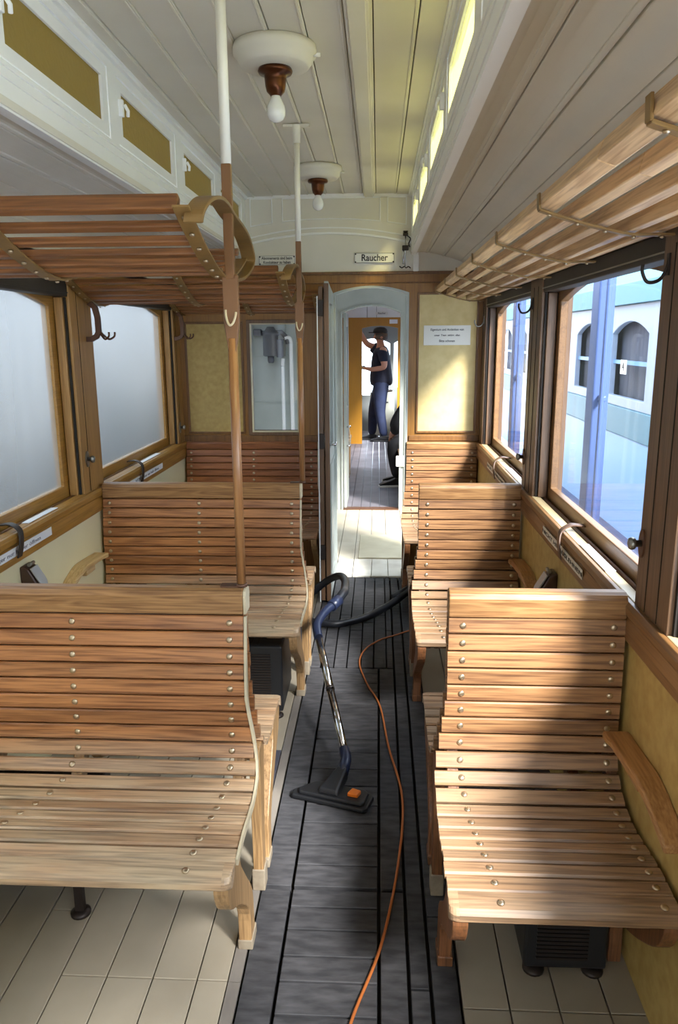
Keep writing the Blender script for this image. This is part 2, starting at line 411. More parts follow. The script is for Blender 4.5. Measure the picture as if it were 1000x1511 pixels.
# dark aisle boards: long stringers framing hatches of short cross boards
fa = MB()
for (y0, y1) in ((-2.45, .35), (.35, 1.945), (1.955, 3.5)):
    board(fa, -.34, -.25, y0, y1); board(fa, .012, .085, y0, y1)
    yy = y0
    while yy < y1 - .02:
        h = rnd.uniform(.065, .12); h = min(h, y1 - yy)
        if y1 - yy - h < .03: h = y1 - yy
        board(fa, -.247, .009, yy, yy + h); yy += h
for (a, b) in ((-2.45, -.2), (-.2, 1.6), (1.6, 3.2), (3.2, YE)):
    board(fa, .088, .14, a, b); board(fa, .143, .213, a + (.25 if a > -2 else 0), b + (.25 if b < YE else 0))
xs = [-.34, -.28, -.215, -.15, -.08, -.015, .05, .085]
for i in range(len(xs) - 1):
    for (a, b) in ((3.51, 4.0 + .12 * (i % 3)), (4.0 + .12 * (i % 3), YE)): board(fa, xs[i], xs[i + 1], a, b)
g = .0018
o = fa.build('floor', darkf, weld=False, bevel=.0015, bseg=1)
struct(o, 'dark worn aisle floor of short cross boards')
o = MB().box((XL - .1, YB - .1, -.09), (XR + .1, YE + .06, -.031)).build('floor', 'dark'); struct(o, 'subfloor seen in the gaps')

# ---- window layout along each side wall
posts = [(-2.45, -2.35), (-1.47, -1.25), (.09, .31), (1.65, 1.87), (3.20, 3.44), (4.82, YE)]
bays = [(posts[i][1], posts[i + 1][0]) for i in range(len(posts) - 1)]
wn = 0; win_roots = {}
for side in 'LR':
    S = 1 if side == 'R' else -1; X = XR if side == 'R' else XL
    def sx(dx): return X + S * dx          # dx outward from the inner face
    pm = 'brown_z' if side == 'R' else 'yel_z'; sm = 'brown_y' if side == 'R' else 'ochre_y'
    sidename = 'right' if side == 'R' else 'left'
    # lower wall
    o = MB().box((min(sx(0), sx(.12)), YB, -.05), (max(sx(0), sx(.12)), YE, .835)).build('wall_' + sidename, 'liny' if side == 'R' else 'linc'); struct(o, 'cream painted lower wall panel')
    # outer skin above the waist, with window holes
    holes = [arch(a + .075, b - .075, .985, 1.735, .065) for a, b in bays]
    # posts (inner boards)
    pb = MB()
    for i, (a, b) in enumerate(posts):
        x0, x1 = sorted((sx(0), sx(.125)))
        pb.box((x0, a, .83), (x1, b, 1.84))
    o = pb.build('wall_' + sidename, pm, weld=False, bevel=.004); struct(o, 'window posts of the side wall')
    gb = MB()
    for i, (a, b) in enumerate(posts):
        x0, x1 = sorted((sx(-.0015), sx(.004)))
        for q in (.30, .66):
            yq = a + (b - a) * q
            if q == .66 and side == 'L': continue
            gb.box((x0, yq - .0015, .94), (x1, yq + .0015, 1.8))
    o = gb.build('trim_%d' % (1 if side == 'L' else 2), 'dark'); struct(o, 'bead lines in the window posts')
    # waist rail and moulded sill
    sb = MB()
    prof = [(0, .83), (-.012, .832), (-.014, .86), (-.010, .895), (-.017, .905), (-.020, .925), (-.012, .937), (.0, .937), (.0, .83)]
    sb.prism([(sx(a), b) for a, b in prof], YB, YE, 'y')
    x0, x1 = sorted((sx(0), sx(.12)))
    sb.box((x0, YB, .83), (x1, YE, .915))
    o = sb.build('trim_%d' % (3 if side == 'L' else 4), sm, weld=False, bevel=.002); struct(o, 'moulded waist rail under the windows')
    # head board above windows
    x0, x1 = sorted((sx(0), sx(.125)))
    hb = MB().box((x0, YB, 1.835), (x1, YE, 1.99))
    o = hb.build('trim_%d' % (5 if side == 'L' else 6), 'brown_y' if side == 'R' else 'ochre_y', weld=False); struct(o, 'timber head rail above the windows')
    for a, b in bays:
        wn += 1
        wr = sroot('window_%d' % wn); win_roots[(side, round(a, 2))] = wr
        # sash
        x0, x1 = sorted((sx(.062), sx(.092)))
        MB().plate([(a + .002, .916), (b - .002, .916), (b - .002, 1.834), (a + .002, 1.834)], [arch(a + .065, b - .065, .985, 1.735, .065)], x0, x1, 'x').build('window_sash', 'ochre_y' if side == 'L' else 'brown_y', wr, bevel=.003)
        # guide groove pieces at the jambs
        gm = MB()
        for ya, yb in ((a, a + .022), (b - .022, b)):
            x0, x1 = sorted((sx(.022), sx(.058))); gm.box((x0, ya, .937), (x1, yb, 1.77))
        gm.build('sash_guide', 'dark' if False else pm, wr, bevel=.003)
        dm = MB()
        for ya, yb in ((a, a + .012), (b - .012, b)):
            for q0, q1 in ((.012, .02), (.056, .062)):
                x0, x1 = sorted((sx(q0), sx(q1))); dm.box((x0, ya, .937), (x1, yb, 1.77))
        dm.build('guide_groove', 'dark', wr)
        x0, x1 = sorted((sx(.074), sx(.078)))
        MB().prism(arch(a + .06, b - .06, .98, 1.74, .065), x0, x1, 'x').build('glass_pane', 'glass' if side == 'R' else 'hazy', wr)
        # sill ledge
        x0, x1 = sorted((sx(.0), sx(.034))); MB().box((x0, a + .001, .915), (x1, b - .001, .938)).build('window_sill', 'sillt' if side == 'R' else 'ochre_y', wr, bevel=.003)
        MB().tube([(sx(.048), a + .002, .93), (sx(.048), b - .002, .93)], .009, 10).build('sill_bead', 'ironb' if side == 'R' else 'brown_y', wr)
        # dark blind case
        x0, x1 = sorted((sx(.004), sx(.06)))
        MB().box((x0, a + .001, 1.772), (x1, b - .001, 1.833)).build('blind_case', 'valance', wr, bevel=.004)
        x0, x1 = sorted((sx(.001), sx(.012)))
        MB().box((x0, a + .001, 1.786), (x1, b - .001, 1.790)).build('blind_rail', 'steel' if side == 'R' else 'valance', wr)

# ---- side ceilings (curved haunches), cornice and clerestory
zprof = [(.20, 2.105), (.27, 2.118), (.35, 2.105), (.45, 2.078), (.54, 2.045), (.61, 2.0), (.645, 1.965), (.655, 1.935), (.655, 1.90)]
cn = 0
for side in 'LR':
    nm = 'ceiling'
    cb_ = MB()
    prof = [(mx_(a, side), b) for a, b in zprof]
    # boards with v-gaps: split the haunch by gaps
    th = .02
    def lerp(prof, t0, t1, n=4):
        Ls = [0]
        for i in range(len(prof) - 1): Ls.append(Ls[-1] + math.dist(prof[i], prof[i + 1]))
        out = []
        for k in range(n + 1):
            t = (t0 + (t1 - t0) * k / n) * Ls[-1]
            for i in range(len(prof) - 1):
                if t <= Ls[i + 1] + 1e-9:
                    u = (t - Ls[i]) / max(1e-9, Ls[i + 1] - Ls[i]); out.append((prof[i][0] + (prof[i + 1][0] - prof[i][0]) * u, prof[i][1] + (prof[i + 1][1] - prof[i][1]) * u)); break
        return out
    cuts = [0, .20, .385, .57, .79, 1.0]
    for i in range(5):
        gp = .004 if i in (1, 2) else .0015
        seg = lerp(prof, cuts[i] + gp, cuts[i + 1] - gp, 4)
        cb_.prism(seg + [(a, b + th) for a, b in seg[::-1]], YB, YE, 'y')
        if i in (0, 1, 3):   # raised bead beside the joint
            s2 = lerp(prof, cuts[i + 1] - .035, cuts[i + 1] - .012, 2)
            cb_.prism([(a, b - .004) for a, b in s2] + [(a, b + .004) for a, b in s2[::-1]], YB, YE, 'y')
    o = cb_.build(nm, 'white', weld=False, bevel=.002); struct(o, 'curved boarded side ceiling')
    o = MB().prism([(a, b + th + .001) for a, b in prof[1:]] + [(a, b + th + .03) for a, b in prof[:0:-1]], YB, YE, 'y').build('ceiling', 'dark'); struct(o)
    # clerestory wall
    xc = XCR if side == 'R' else XCL; S = 1 if side == 'R' else -1
    def cx(dx): return xc + S * dx
    wins = [(-1.4, -.78), (-.6, .02), (.22, .84), (1.03, 1.65), (1.84, 2.465), (2.645, 3.26), (3.46, 4.03), (4.24, 4.80)]
    x0, x1 = sorted((cx(0), cx(.03)))
    mbw = MB().plate([(YB, 2.10), (YE, 2.10), (YE, ZC + .04), (YB, ZC + .04)], [[(a - .05, 2.205), (b + .05, 2.205), (b + .05, 2.41), (a - .05, 2.41)] for a, b in wins], x0, x1, 'x')
    # beads on the beam
    for zz, t in ((2.115, .008), (2.165, .005), (2.19, .01)):
        x0, x1 = sorted((cx(-.004), cx(.002))); mbw.box((x0, YB, zz), (x1, YE, zz + t))
    x0, x1 = sorted((cx(-.014), cx(.002))); mbw.box((x0, YB, ZC - .02), (x1, YE, ZC - .002))
    x0, x1 = sorted((cx(-.022), cx(.01))); mbw.box((x0, YB, ZC - .01), (x1, YE, ZC + .005))
    o = mbw.build('wall_clerestory_' + ('right' if side == 'R' else 'left'), 'white2', weld=False, bevel=.0015); struct(o, 'white beam and clerestory wall')
    for k, (a, b) in enumerate(wins):
        wn += 1; wr = sroot('window_%d' % wn)
        x0, x1 = sorted((cx(.002), cx(.02)))
        MB().plate([(a - .046, 2.209), (b + .046, 2.209), (b + .046, 2.406), (a - .046, 2.406)], [[(a, 2.243), (b, 2.243), (b, 2.372), (a, 2.372)]], x0, x1, 'x').build('window_frame', 'white2', wr, bevel=.002)
        x0, x1 = sorted((cx(.010), cx(.014)))
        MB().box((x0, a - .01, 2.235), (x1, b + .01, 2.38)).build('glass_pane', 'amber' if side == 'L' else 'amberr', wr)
        lt = MB(); x0, x1 = sorted((cx(-.012), cx(.004)))
        lt.box((x0, a - .034, 2.295), (x1, a - .018, 2.345)); lt.tube([(cx(-.016), a - .026, 2.33), (cx(-.022), a - .012, 2.315), (cx(-.018), a - .004, 2.30)], .006, 8)
        lt.build('latch', 'white2', wr, bevel=.002)
# ---- main ceiling boards
cm = MB(); xs = [XCL - .02, -.763, -.65, -.54, -.43, -.32, -.211, -.10, -.02, .107, XCR + .02]
for i in range(len(xs) - 1):
    gp = .0022 if i in (0, 5, 8) else .001
    zz = ZC + .012 * ((xs[i] - XM) / .5) ** 2 * -1 + .006
    cm.box((xs[i] + gp, YB, zz), (xs[i + 1] - gp, YE, zz + .02))
    if i not in (7,): cm.box((xs[i + 1] - .014, YB, zz - .003), (xs[i + 1] - .006, YE, zz + .002))
cm.box((-.095, YB, ZC - .012), (-.03, YE, ZC + .01)); cm.box((-.087, YB, ZC - .018), (-.038, YE, ZC))
o = cm.build('ceiling', 'white', weld=False, bevel=.0012, bseg=1); struct(o, 'white boarded ceiling of the raised roof')
o = MB().box((XCL - .06, YB, ZC + .045), (XCR + .06, YE + .02, ZC + .07)).build('ceiling', 'dark'); struct(o)
# outer roof skins close the gap above the haunches
rf = MB()
for side in 'LR':
    xa, xb = sorted((mx_(.235, side), mx_(.79, side)))
    p = [(mx_(.225, side), 2.19), (mx_(.5, side), 2.15), (mx_(.70, side), 2.03), (mx_(.79, side), 1.95), (mx_(.79, side), 1.97), (mx_(.70, side), 2.05), (mx_(.5, side), 2.17), (mx_(.225, side), 2.20)]
    rf.prism(p, YB, YE, 'y')
o = rf.build('trim_7', 'colpaint', weld=False); struct(o, 'outer roof skin')

# ---- end wall
E0, E1 = YE, YE + .05
DX0, DX1 = -.285, .192
door_hole = [(DX0, 0.0), (DX1, 0.0)] + [(DX1 + (DX0 - DX1) * i / 14, 1.875 + .042 * (1 - (2 * i / 14 - 1) ** 2)) for i in range(15)]
ew = MB().plate([(XL - .12, 0.0), (DX0, 0.0)] + door_hole[2:][::-1] + [(DX1, 0.0), (XR + .12, 0.0), (XR + .12, 1.995), (XL - .12, 1.995)], [[(-.82, 1.0), (-.52, 1.0), (-.52, 1.69), (-.82, 1.69)]], E0, E1, 'y')
o = ew.build('wall_end', 'ochre', weld=False); struct(o, 'grained brown end wall')
wt = MB().box((XL - .12, E0 + .004, 1.99), (XR + .12, E1, 2.52))
o = wt.build('wall_end', 'white'); struct(o, 'white upper end wall')
tr = MB()
tr.box((XL, E0 - .012, 1.985), (XR, E0 + .01, 2.002)); tr.box((XL, E0 - .004, 1.93), (XR, E0 + .004, 1.938)); tr.box((XL, E0 - .008, .935), (XR, E0 + .002, .955)) if False else None
o = tr.build('trim_8', 'ochre_d', weld=False, bevel=.003); struct(o, 'ledge between brown and white wall')
def frame_rect(mb, x0, x1, z0, z1, w, y0, y1):
    mb.box((x0, y0, z0), (x1, y1, z0 + w)); mb.box((x0, y0, z1 - w), (x1, y1, z1)); mb.box((x0, y0, z0 + w), (x0 + w, y1, z1 - w)); mb.box((x1 - w, y0, z0 + w), (x1, y1, z1 - w)); return mb
# linen panels
o = MB().box((-1.235, E0 - .003, 1.0), (-.885, E0 + .01, 1.69)).build('wall_end', 'liny'); struct(o, 'yellow panel left of the inner window')
o = MB().box((.258, E0 - .003, 1.005), (.618, E0 + .01, 1.86)).build('wall_end', 'lineny'); struct(o, 'yellow panel right of the doorway')
tr = MB(); frame_rect(tr, -1.25, -.87, .985, 1.705, .014, E0 - .01, E0 + .005); frame_rect(tr, .245, .632, .99, 1.875, .013, E0 - .01, E0 + .005)
tr.box((XL, E0 - .012, .93), (DX0 - .01, E0, .975)); tr.box((DX1 + .01, E0 - .012, .94), (XR, E0, .975))
o = tr.build('trim_9', 'ochre_d', weld=False, bevel=.003); struct(o, 'mouldings around the end wall panels')
# clerestory panels on the white end wall
tr = MB()
def arch_bar(mb, x0, x1, zf, w, y0, y1, n=12):
    for i in range(n):
        a = x0 + (x1 - x0) * i / n; b = x0 + (x1 - x0) * (i + 1) / n
        mb.prism([(a, zf(a)), (b, zf(b)), (b, zf(b) + w), (a, zf(a) + w)], y0, y1, 'y')
za = lambda x: 2.165 + .062 * (1 - ((x - XM) / .515) ** 2)
zb = lambda x: 2.27 + .045 * (1 - ((x - XM) / .515) ** 2)
arch_bar(tr, XCL, XCR, za, .012, E0 - .008, E0 + .006); arch_bar(tr, XCL, XCR, lambda x: za(x) + .035, .008, E0 - .004, E0 + .006)
for x0, x1 in ((XCL + .03, -.66), (-.60, .01), (.05, XCR - .03)):
    arch_bar(tr, x0, x1, zb, .006, E0 - .005, E0 + .006); tr.box((x0, E0 - .005, 2.435), (x1, E0 + .006, 2.441))
    tr.box((x0, E0 - .005, zb(x0)), (x0 + .006, E0 + .006, 2.441)); tr.box((x1 - .006, E0 - .005, zb(x1)), (x1, E0 + .006, 2.441))
tr.box((XCL - .02, E0 - .01, 2.44), (XCR + .02, E0 + .006, 2.462))
for x0 in (XCL - .045, XCR + .015): tr.box((x0, E0 - .012, 2.0), (x0 + .03, E0 + .006, 2.13))
tr.box((.245, E0 - .006, 2.002), (.25, E0 + .006, 2.1))
o = tr.build('trim_10', 'white2', weld=False, bevel=.0015); struct(o, 'raised mouldings on the white end wall')
# inner window to the platform
wn += 1; wr = sroot('window_%d' % wn, 'inner window to the vestibule')
fm = MB(); frame_rect(fm, -.845, -.497, .975, 1.715, .027, E0 - .012, E1 + .002); fm.build('window_frame', 'brown_z', wr, bevel=.003)
fm = MB(); frame_rect(fm, -.823, -.517, .997, 1.693, .007, E0 - .016, E0 + .02); fm.build('inner_bead', 'frame_p', wr)
MB().box((-.82, E0 + .02, 1.0), (-.52, E0 + .024, 1.69)).build('glass_pane', 'glass', wr)
# door casing (grey) of the near doorway
dc = MB(); oh = door_hole; ih = [(p[0] + (.012 if p[0] < XM + .25 and i in (0,) else 0), p[1]) for i, p in enumerate(door_hole)]
inner = [(DX0 + .012, 0), (DX1 - .012, 0)] + [(DX1 - .012 + (DX0 - DX1 + .024) * i / 14, 1.863 + .042 * (1 - (2 * i / 14 - 1) ** 2)) for i in range(15)]
n = len(door_hole)
for i in range(1, n):
    j = (i + 1) % n
    if i == n - 1: j = 0
    a, b, c_, d_ = door_hole[i], door_hole[j], inner[j], inner[i]
    dc.prism([a, b, c_, d_], E0 - .006, E1 + .006, 'y')
o = dc.build('trim_11', 'greyp', weld=False); struct(o, 'grey casing of the doorway')

# ---- rear wall behind the viewer (windows and doorway let light in)
bw = MB().plate([(XL - .12, 0), (-.3, 0), (-.3, 1.88), (.19, 1.88), (.19, 0), (XR + .12, 0), (XR + .12, 2.52), (XL - .12, 2.52)], [[(-1.15, 1.0), (-.45, 1.0), (-.45, 1.7), (-1.15, 1.7)], [(.28, 1.0), (.6, 1.0), (.6, 1.7), (.28, 1.7)]], YB - .05, YB, 'y')
o = bw.build('wall_back', 'ochre', weld=False); struct(o)

# ================================================================ VESTIBULE
V0, V1 = E1, 7.07
vf = MB(); xs = [XL, -1.1, -.93, -.76, -.59, -.42, -.29, -.17, -.05, .07, .21, .37, .52, XR]
for i in range(len(xs) - 1):
    board(vf, xs[i], xs[i + 1], E0 + .02, 5.9); board(vf, xs[i], xs[i + 1], 5.9, V1 + .05)
o = vf.build('floor', mat('cream_platform_boards', (200, 192, 172), .6, rgb2=(180, 170, 150), vscale=4, bump=.4, island=.06), weld=False, bevel=.0015, bseg=1); struct(o, 'cream painted platform floor')
tp = MB(); xs = [-.285, -.17, -.04, .075, .20]
for i in range(4): tp.box((xs[i] + .002, E0 - .01, -.0), (xs[i + 1] - .002, 5.36, .014))
o = tp.build('trap_cover', mat('worn_white_boards', (226, 222, 210), .5, rgb2=(196, 190, 176), vscale=6, bump=.5), weld=False, bevel=.004)
tag(o, 'raised white painted wooden plate lying across the doorway threshold', 'floor plate')
o = MB().box((-.14, 5.42, 0), (.19, 6.1, .008)).build('floor_mat', mat('beige_mat', (206, 198, 172), .7, rgb2=(190, 180, 152), vscale=5), bevel=.003); tag(o, 'smooth beige mat lying on the platform boards', 'mat')
# side walls with door openings, ceiling
for side in 'LR':
    X = XR if side == 'R' else XL; S = 1 if side == 'R' else -1
    x0, x1 = sorted((X, X + S * .06))
    v = MB().plate([(V0, 0), (5.25, 0), (5.25, 1.85), (6.55, 1.85), (6.55, 0), (V1, 0), (V1, 2.2), (V0, 2.2)], [], x0, x1, 'x')
    o = v.build('wall_vestibule_' + ('right' if side == 'R' else 'left'), 'greyp', weld=False); struct(o)
o = MB().box((XL, V0 - .02, 2.16), (XR, V1, 2.2)).build('ceiling', 'white2'); struct(o, 'white platform ceiling')
# far vestibule wall, grey, arched opening
FX0, FX1 = -.325, .200
fh = [(FX1, 0)] + [(FX1 + (FX0 - FX1) * i / 14, 1.815 + .06 * (1 - (2 * i / 14 - 1) ** 2)) for i in range(15)] + [(FX0, 0)]
fw = MB().plate([(XL - .06, 0), (FX0, 0)] + fh[1:-1][::-1] + [(FX1, 0), (XR + .06, 0), (XR + .06, 2.2), (XL - .06, 2.2)], [], V1, V1 + .05, 'y')
o = fw.build('wall_far', 'greyp', weld=False); struct(o, 'pale grey bulkhead with arched doorway')
tr = MB()
for dx, w_ in ((.0, .018), (.045, .012), (.07, .008)):
    for s_, X0 in ((-1, FX0), (1, FX1)):
        a, b = sorted((X0 + s_ * dx, X0 + s_ * (dx + w_))); tr.box((a, V1 - .014, 0), (b, V1 + .01, 1.82 + (dx > 0) * .2))
arch_bar(tr, FX0 - .018, FX1 + .018, lambda x: 1.815 + .06 * (1 - ((x - (FX0 + FX1) / 2) / ((FX1 - FX0) / 2)) ** 2), .016, V1 - .014, V1 + .01)
for a, b in ((-.70, -.66), (-.50, -.46)): tr.box((a, V1 - .01, 0), (b, V1 + .01, 2.1))
for zz in (.72, 1.01): tr.box((XL, V1 - .008, zz), (-.42, V1 + .005, zz + .012))
o = tr.build('trim_12', 'greyp', weld=False, bevel=.002); struct(o, 'mouldings of the grey bulkhead')

# ================================================================ SECOND SALOON beyond
G0, G1 = V1 + .05, 11.67
gf = MB(); xs = [XL, -1.1, -.9, -.7, -.5, -.345, -.25, -.16, -.07, .02, .11, .215, .36, .5, XR]
for i in range(len(xs) - 1):
    for a, b in ((G0, 8.3 + .07 * (i % 3)), (8.3 + .07 * (i % 3), 10.1), (10.1, 14)): board(gf, xs[i], xs[i + 1], a, b)
o = gf.build('floor', mat('grey_floor_boards', (118, 116, 124), .45, rgb2=(92, 90, 98), vscale=4, bump=.3, island=.06), weld=False, bevel=.001, bseg=1); struct(o, 'grey floor of the next car')
o = MB().box((FX0, V1 - .02, 0), (FX1, G0 + .02, .012)).build('trim_13', 'ironb'); struct(o, 'door threshold')
gb = [(7.5, 8.8), (9.0, 10.2), (10.4, 11.5)]
for side in 'LR':
    X = XR if side == 'R' else XL; S = 1 if side == 'R' else -1
    x0, x1 = sorted((X, X + S * .06))
    nm = 'right' if side == 'R' else 'left'
    o = MB().plate([(G0, -.05), (14, -.05), (14, 2.2), (G0, 2.2)], [[(a, .95), (b, .95), (b, 1.75), (a, 1.75)] for a, b in gb + [(11.9, 13.3)]], x0, x1, 'x').build('wall_saloon_' + nm, 'yel_z', weld=False); struct(o)
    for a, b in gb:
        wn += 1; wr = sroot('window_%d' % wn)
        x0, x1 = sorted((X + S * .025, X + S * .029)); MB().box((x0, a, .95), (x1, b, 1.75)).build('glass_pane', 'glass', wr)
o = MB().box((XL, G0, 2.1), (XR, 14, 2.14)).build('ceiling', 'white2'); struct(o, 'ceiling of the next car')
# ochre partition at the cab
PX0, PX1 = -.243, .292
ph = [(PX1, 0)] + [(PX1 + (PX0 - PX1) * i / 12, 1.735 + .035 * (1 - (2 * i / 12 - 1) ** 2)) for i in range(13)] + [(PX0, 0)]
o = MB().plate([(XL, 0), (PX0, 0)] + ph[1:-1][::-1] + [(PX1, 0), (XR, 0), (XR, 1.89), (XL, 1.89)], [], G1, G1 + .05, 'y').build('wall_cab', mat('bright_ochre_wood', (176, 122, 36), .4, var=.1, vscale=6, stretch=(4, 1, .4)), weld=False); struct(o, 'ochre partition before the cab')
cw = MB().box((XL, G1 + .005, 1.885), (XR, G1 + .05, 2.12))
o = cw.build('wall_cab', 'white2'); struct(o, 'white board above the cab doorway')
o = MB().box((-.03, G1 - .005, 1.89), (-.026, G1 + .01, 2.1)).box((-.17, G1 - .005, 1.89), (-.166, G1 + .01, 2.1)).build('trim_14', 'dark', weld=False); struct(o)
cs = thing('enamel_sign', 'small white sign board above the far ochre doorway', 'sign', (.05, G1 - .003, 1.95))
MB().box((-.09, -.004, -.022), (.09, .003, .022)).build('plate', 'enamel', cs, bevel=.001)
text('lettering', 'Raucher', .034, (0, -.0055, 0), (R(90), 0, 0), 'ink', cs, bold=.0004)
o = MB().box((.165, G1 - .02, 1.80), (.285, G1, 1.86)).build('paper_notice', 'paper', bevel=.001); tag(o, 'small white card fixed at the corner of the far ochre door frame', 'notice')
# cab front
CF = 13.35
fwc = MB().plate([(XL, 0), (XR, 0), (XR, 2.14), (XL, 2.14)], [arch(-1.15, -.45, .75, 1.5, .06), arch(-.38, .2, .62, 1.5, .08), arch(.27, .62, .75, 1.5, .06)], CF, CF + .05, 'y')
o = fwc.build('wall_front', mat('grey_cab_paint', (120, 126, 128), .5), weld=False); struct(o, 'front wall of the cab')
for a, b, z0 in ((-1.15, -.45, .75), (-.38, .2, .62), (.27, .62, .75)):
    wn += 1; wr = sroot('window_%d' % wn); MB().box((a, CF + .02, z0), (b, CF + .024, 1.57)).build('glass_pane', 'glass', wr)
ct = thing('driver_controller', 'pale grey control cabinet standing in the far cab', 'cabinet', (.07, 12.8, 0))
MB().box((-.2, -.15, 0), (.2, .15, .72)).build('cabinet_body', 'greyp', ct, bevel=.02, bseg=3)
MB().lathe([(.17, .72), (.17, .75), (.06, .77), (.05, .80)], 20).build('top_plate', 'iron', ct)
MB().tube([(0, 0, .79), (.0, -.1, .83), (.02, -.17, .83)], .012, 8).build('crank_handle', 'chrome', ct)
MB().box((-.02, -.156, .55), (.1, -.15, .565)).build('nameplate', 'iron', ct)
# ---------------------------------------------------------------- seats
def profile(n_extra=0):
    base = [(1.880, .887), (1.872, .843), (1.864, .799), (1.857, .755), (1.852, .711), (1.849, .666), (1.849, .622), (1.851, .577), (1.849, .532), (1.837, .489), (1.808, .456), (1.768, .438), (1.723, .431), (1.678, .433), (1.634, .437), (1.589, .440), (1.544, .439), (1.500, .432)]
    return [(a - 1.88, b) for a, b in base]
def profileR():
    base = [(1.880, .889), (1.876, .842), (1.873, .795), (1.871, .748), (1.870, .701), (1.870, .654), (1.871, .607), (1.870, .560), (1.862, .514), (1.842, .472), (1.808, .442), (1.767, .421), (1.722, .412), (1.675, .411), (1.628, .416), (1.583, .422), (1.536, .426), (1.489, .427), (1.442, .422)]
    return [(a - 1.88, b) for a, b in base]
NOSE = [(0, 0), (-.024, -.002), (-.042, -.009), (-.052, -.02), (-.052, -.034), (-.044, -.042), (-.026, -.036), (0, -.024)]

def slats(mb, prof, i0, i1, xw, xa, sgn=1, m=0.0, flare=.03, t=.016):
    """slats between profile points i0..i1; sgn -1 mirrors about plane y=m"""
    S = 1 if xa > xw else -1
    for i in range(i0, i1):
        p, q = Vector(prof[i]), Vector(prof[i + 1]); dd = (q - p).normalized(); nn = Vector((-dd.y, dd.x))  # towards the back / underside
        if nn.x < 0 and abs(dd.y) > .5: nn = -nn
        if abs(dd.y) <= .5 and nn.y > 0: nn = -nn
        if abs(dd.y) > .5 and nn.x < 0: nn = -nn
        e = .0022 if i < 9 else .0034; P0, P1 = p + dd * e, q - dd * e
        if i == len(prof) - 2: P1 = q - dd * .001
        b = .003 if i < 9 else .0045
        poly = [P0 + nn * b, P0 + dd * b, P1 - dd * b, P1 + nn * b, P1 + nn * t, P0 + nn * t]
        fl_ = flare * min(1, max(0, (.66 - (p.y + q.y) / 2) / .2))
        poly = [((v.x if sgn > 0 else 2 * m - v.x), v.y) for v in poly]
        jit = random.uniform(-.0015, .0015)
        mb.prism(poly, xw, xa + S * (fl_ + jit), 'x')
    return mb
def nose(mb, prof, xw, xa, sgn=1, m=0.0, flare=.03):
    p = prof[-1]; S = 1 if xa > xw else -1
    poly = [(p[0] - .0015 + a, p[1] + b) for a, b in NOSE]
    poly = [((a if sgn > 0 else 2 * m - a), b) for a, b in poly]
    # rounded corner at the aisle end
    x1 = xa + S * flare; r = .022
    mb.prism(poly, xw, x1 - S * r, 'x')
    k = 5; n = len(poly); c0 = (poly[0][0])
    rings = []
    for j in range(k + 1):
        a = math.pi / 2 * j / k; xx = x1 - S * r + S * r * math.sin(a); sc = r * (1 - math.cos(a))
        ring = []
        for (yy, zz) in poly:
            frac = abs(yy - c0) / .064
            ring.append((xx, yy + (sc * frac if sgn > 0 else -sc * frac), zz))
        rings += ring
    fs = [(j * n + i, j * n + (i + 1) % n, (j + 1) * n + (i + 1) % n, (j + 1) * n + i) for j in range(k) for i in range(n)]
    mb.add(rings, fs + [tuple(range(k * n, k * n + n))])
    return mb
bolt_me = None
def bolts(parent, prof, cols, sgn=1, m=0.0, slope=0):
    global bolt_me
    if bolt_me is None:
        b = MB().lathe([(.0085, 0), (.0085, .0012), (.0075, .0026), (.005, .0038), (.001, .0044)], 12)
        ob = b.build('bolt', 'bolt'); bolt_me = ob.data; bpy.data.objects.remove(ob)
    for cx_ in cols:
        for i in range(len(prof)):
            if i < len(prof) - 1:
                p, q = Vector(prof[i]), Vector(prof[i + 1]); c = (p + q) / 2; dd = (q - p).normalized()
            else:
                c = Vector((prof[i][0] - .03, prof[i][1] - .003)); dd = Vector((-1, -.15)).normalized()
            nn = Vector((dd.y, -dd.x))         # outward
            if nn.x > 0 and abs(dd.y) > .5: nn = -nn
            if abs(dd.y) <= .5 and nn.y < 0: nn = -nn
            v = Vector((0, nn.x * sgn, nn.y)).normalized()
            o = bpy.data.objects.new('bolt', bolt_me); COL.objects.link(o); o.parent = parent
            yy = c.x if sgn > 0 else 2 * m - c.x
            # the lower bolts drift with the angled bearer under the seat
            drift = slope * max(0, (.56 - c.y)) * 0 + (slope * max(0, -.03 - c.x) if c.y < .5 else 0)
            o.location = (cx_ + drift, yy, c.y); o.rotation_euler = v.to_track_quat('Z', 'Y').to_euler()
def side_poly(prof, sgn, m, leg=True):
    """outline of a bench end frame in (y,z): follows the underside of the slats, then the curved front leg"""
    top = [(a + .016, b - .004) for a, b in prof[:9]] + [(a + .004, b - .017) for a, b in prof[9:12]] + [(a, b - .018) for a, b in prof[12:]]
    low = []
    for i, (a, b) in enumerate(prof):
        th = .036 if i < 9 else .05
        if i < 9: low.append((a + .016 + th * .9, b - .004))
        elif i < 12: low.append((a + .03, b - .052))
        else: low.append((a, b - .066))
    out = top + low[::-1]
    return [((a if sgn > 0 else 2 * m - a), b) for a, b in out]
def leg_poly(prof, foot_y, sgn, m):
    fy, fz = prof[-1]
    f = [(fy - .045, fz - .03), (fy - .045, fz - .06), (fy - .01, fz - .12), (fy + .09, fz - .19), (foot_y - .05, .14), (foot_y - .035, .05), (foot_y - .035, 0.001)]
    b = [(foot_y + .03, 0.001), (foot_y + .02, .06), (foot_y + .005, .16), (fy + .17, fz - .17), (fy + .11, fz - .09), (fy + .1, fz - .045), (fy + .02, fz - .024)]
    fs = spline([(p[0], p[1], 0) for p in f], 4); bs = spline([(p[0], p[1], 0) for p in b], 4)
    out = [(v.x, v.y) for v in fs] + [(v.x, v.y) for v in bs]
    return [((a if sgn > 0 else 2 * m - a), b_) for a, b_ in out]

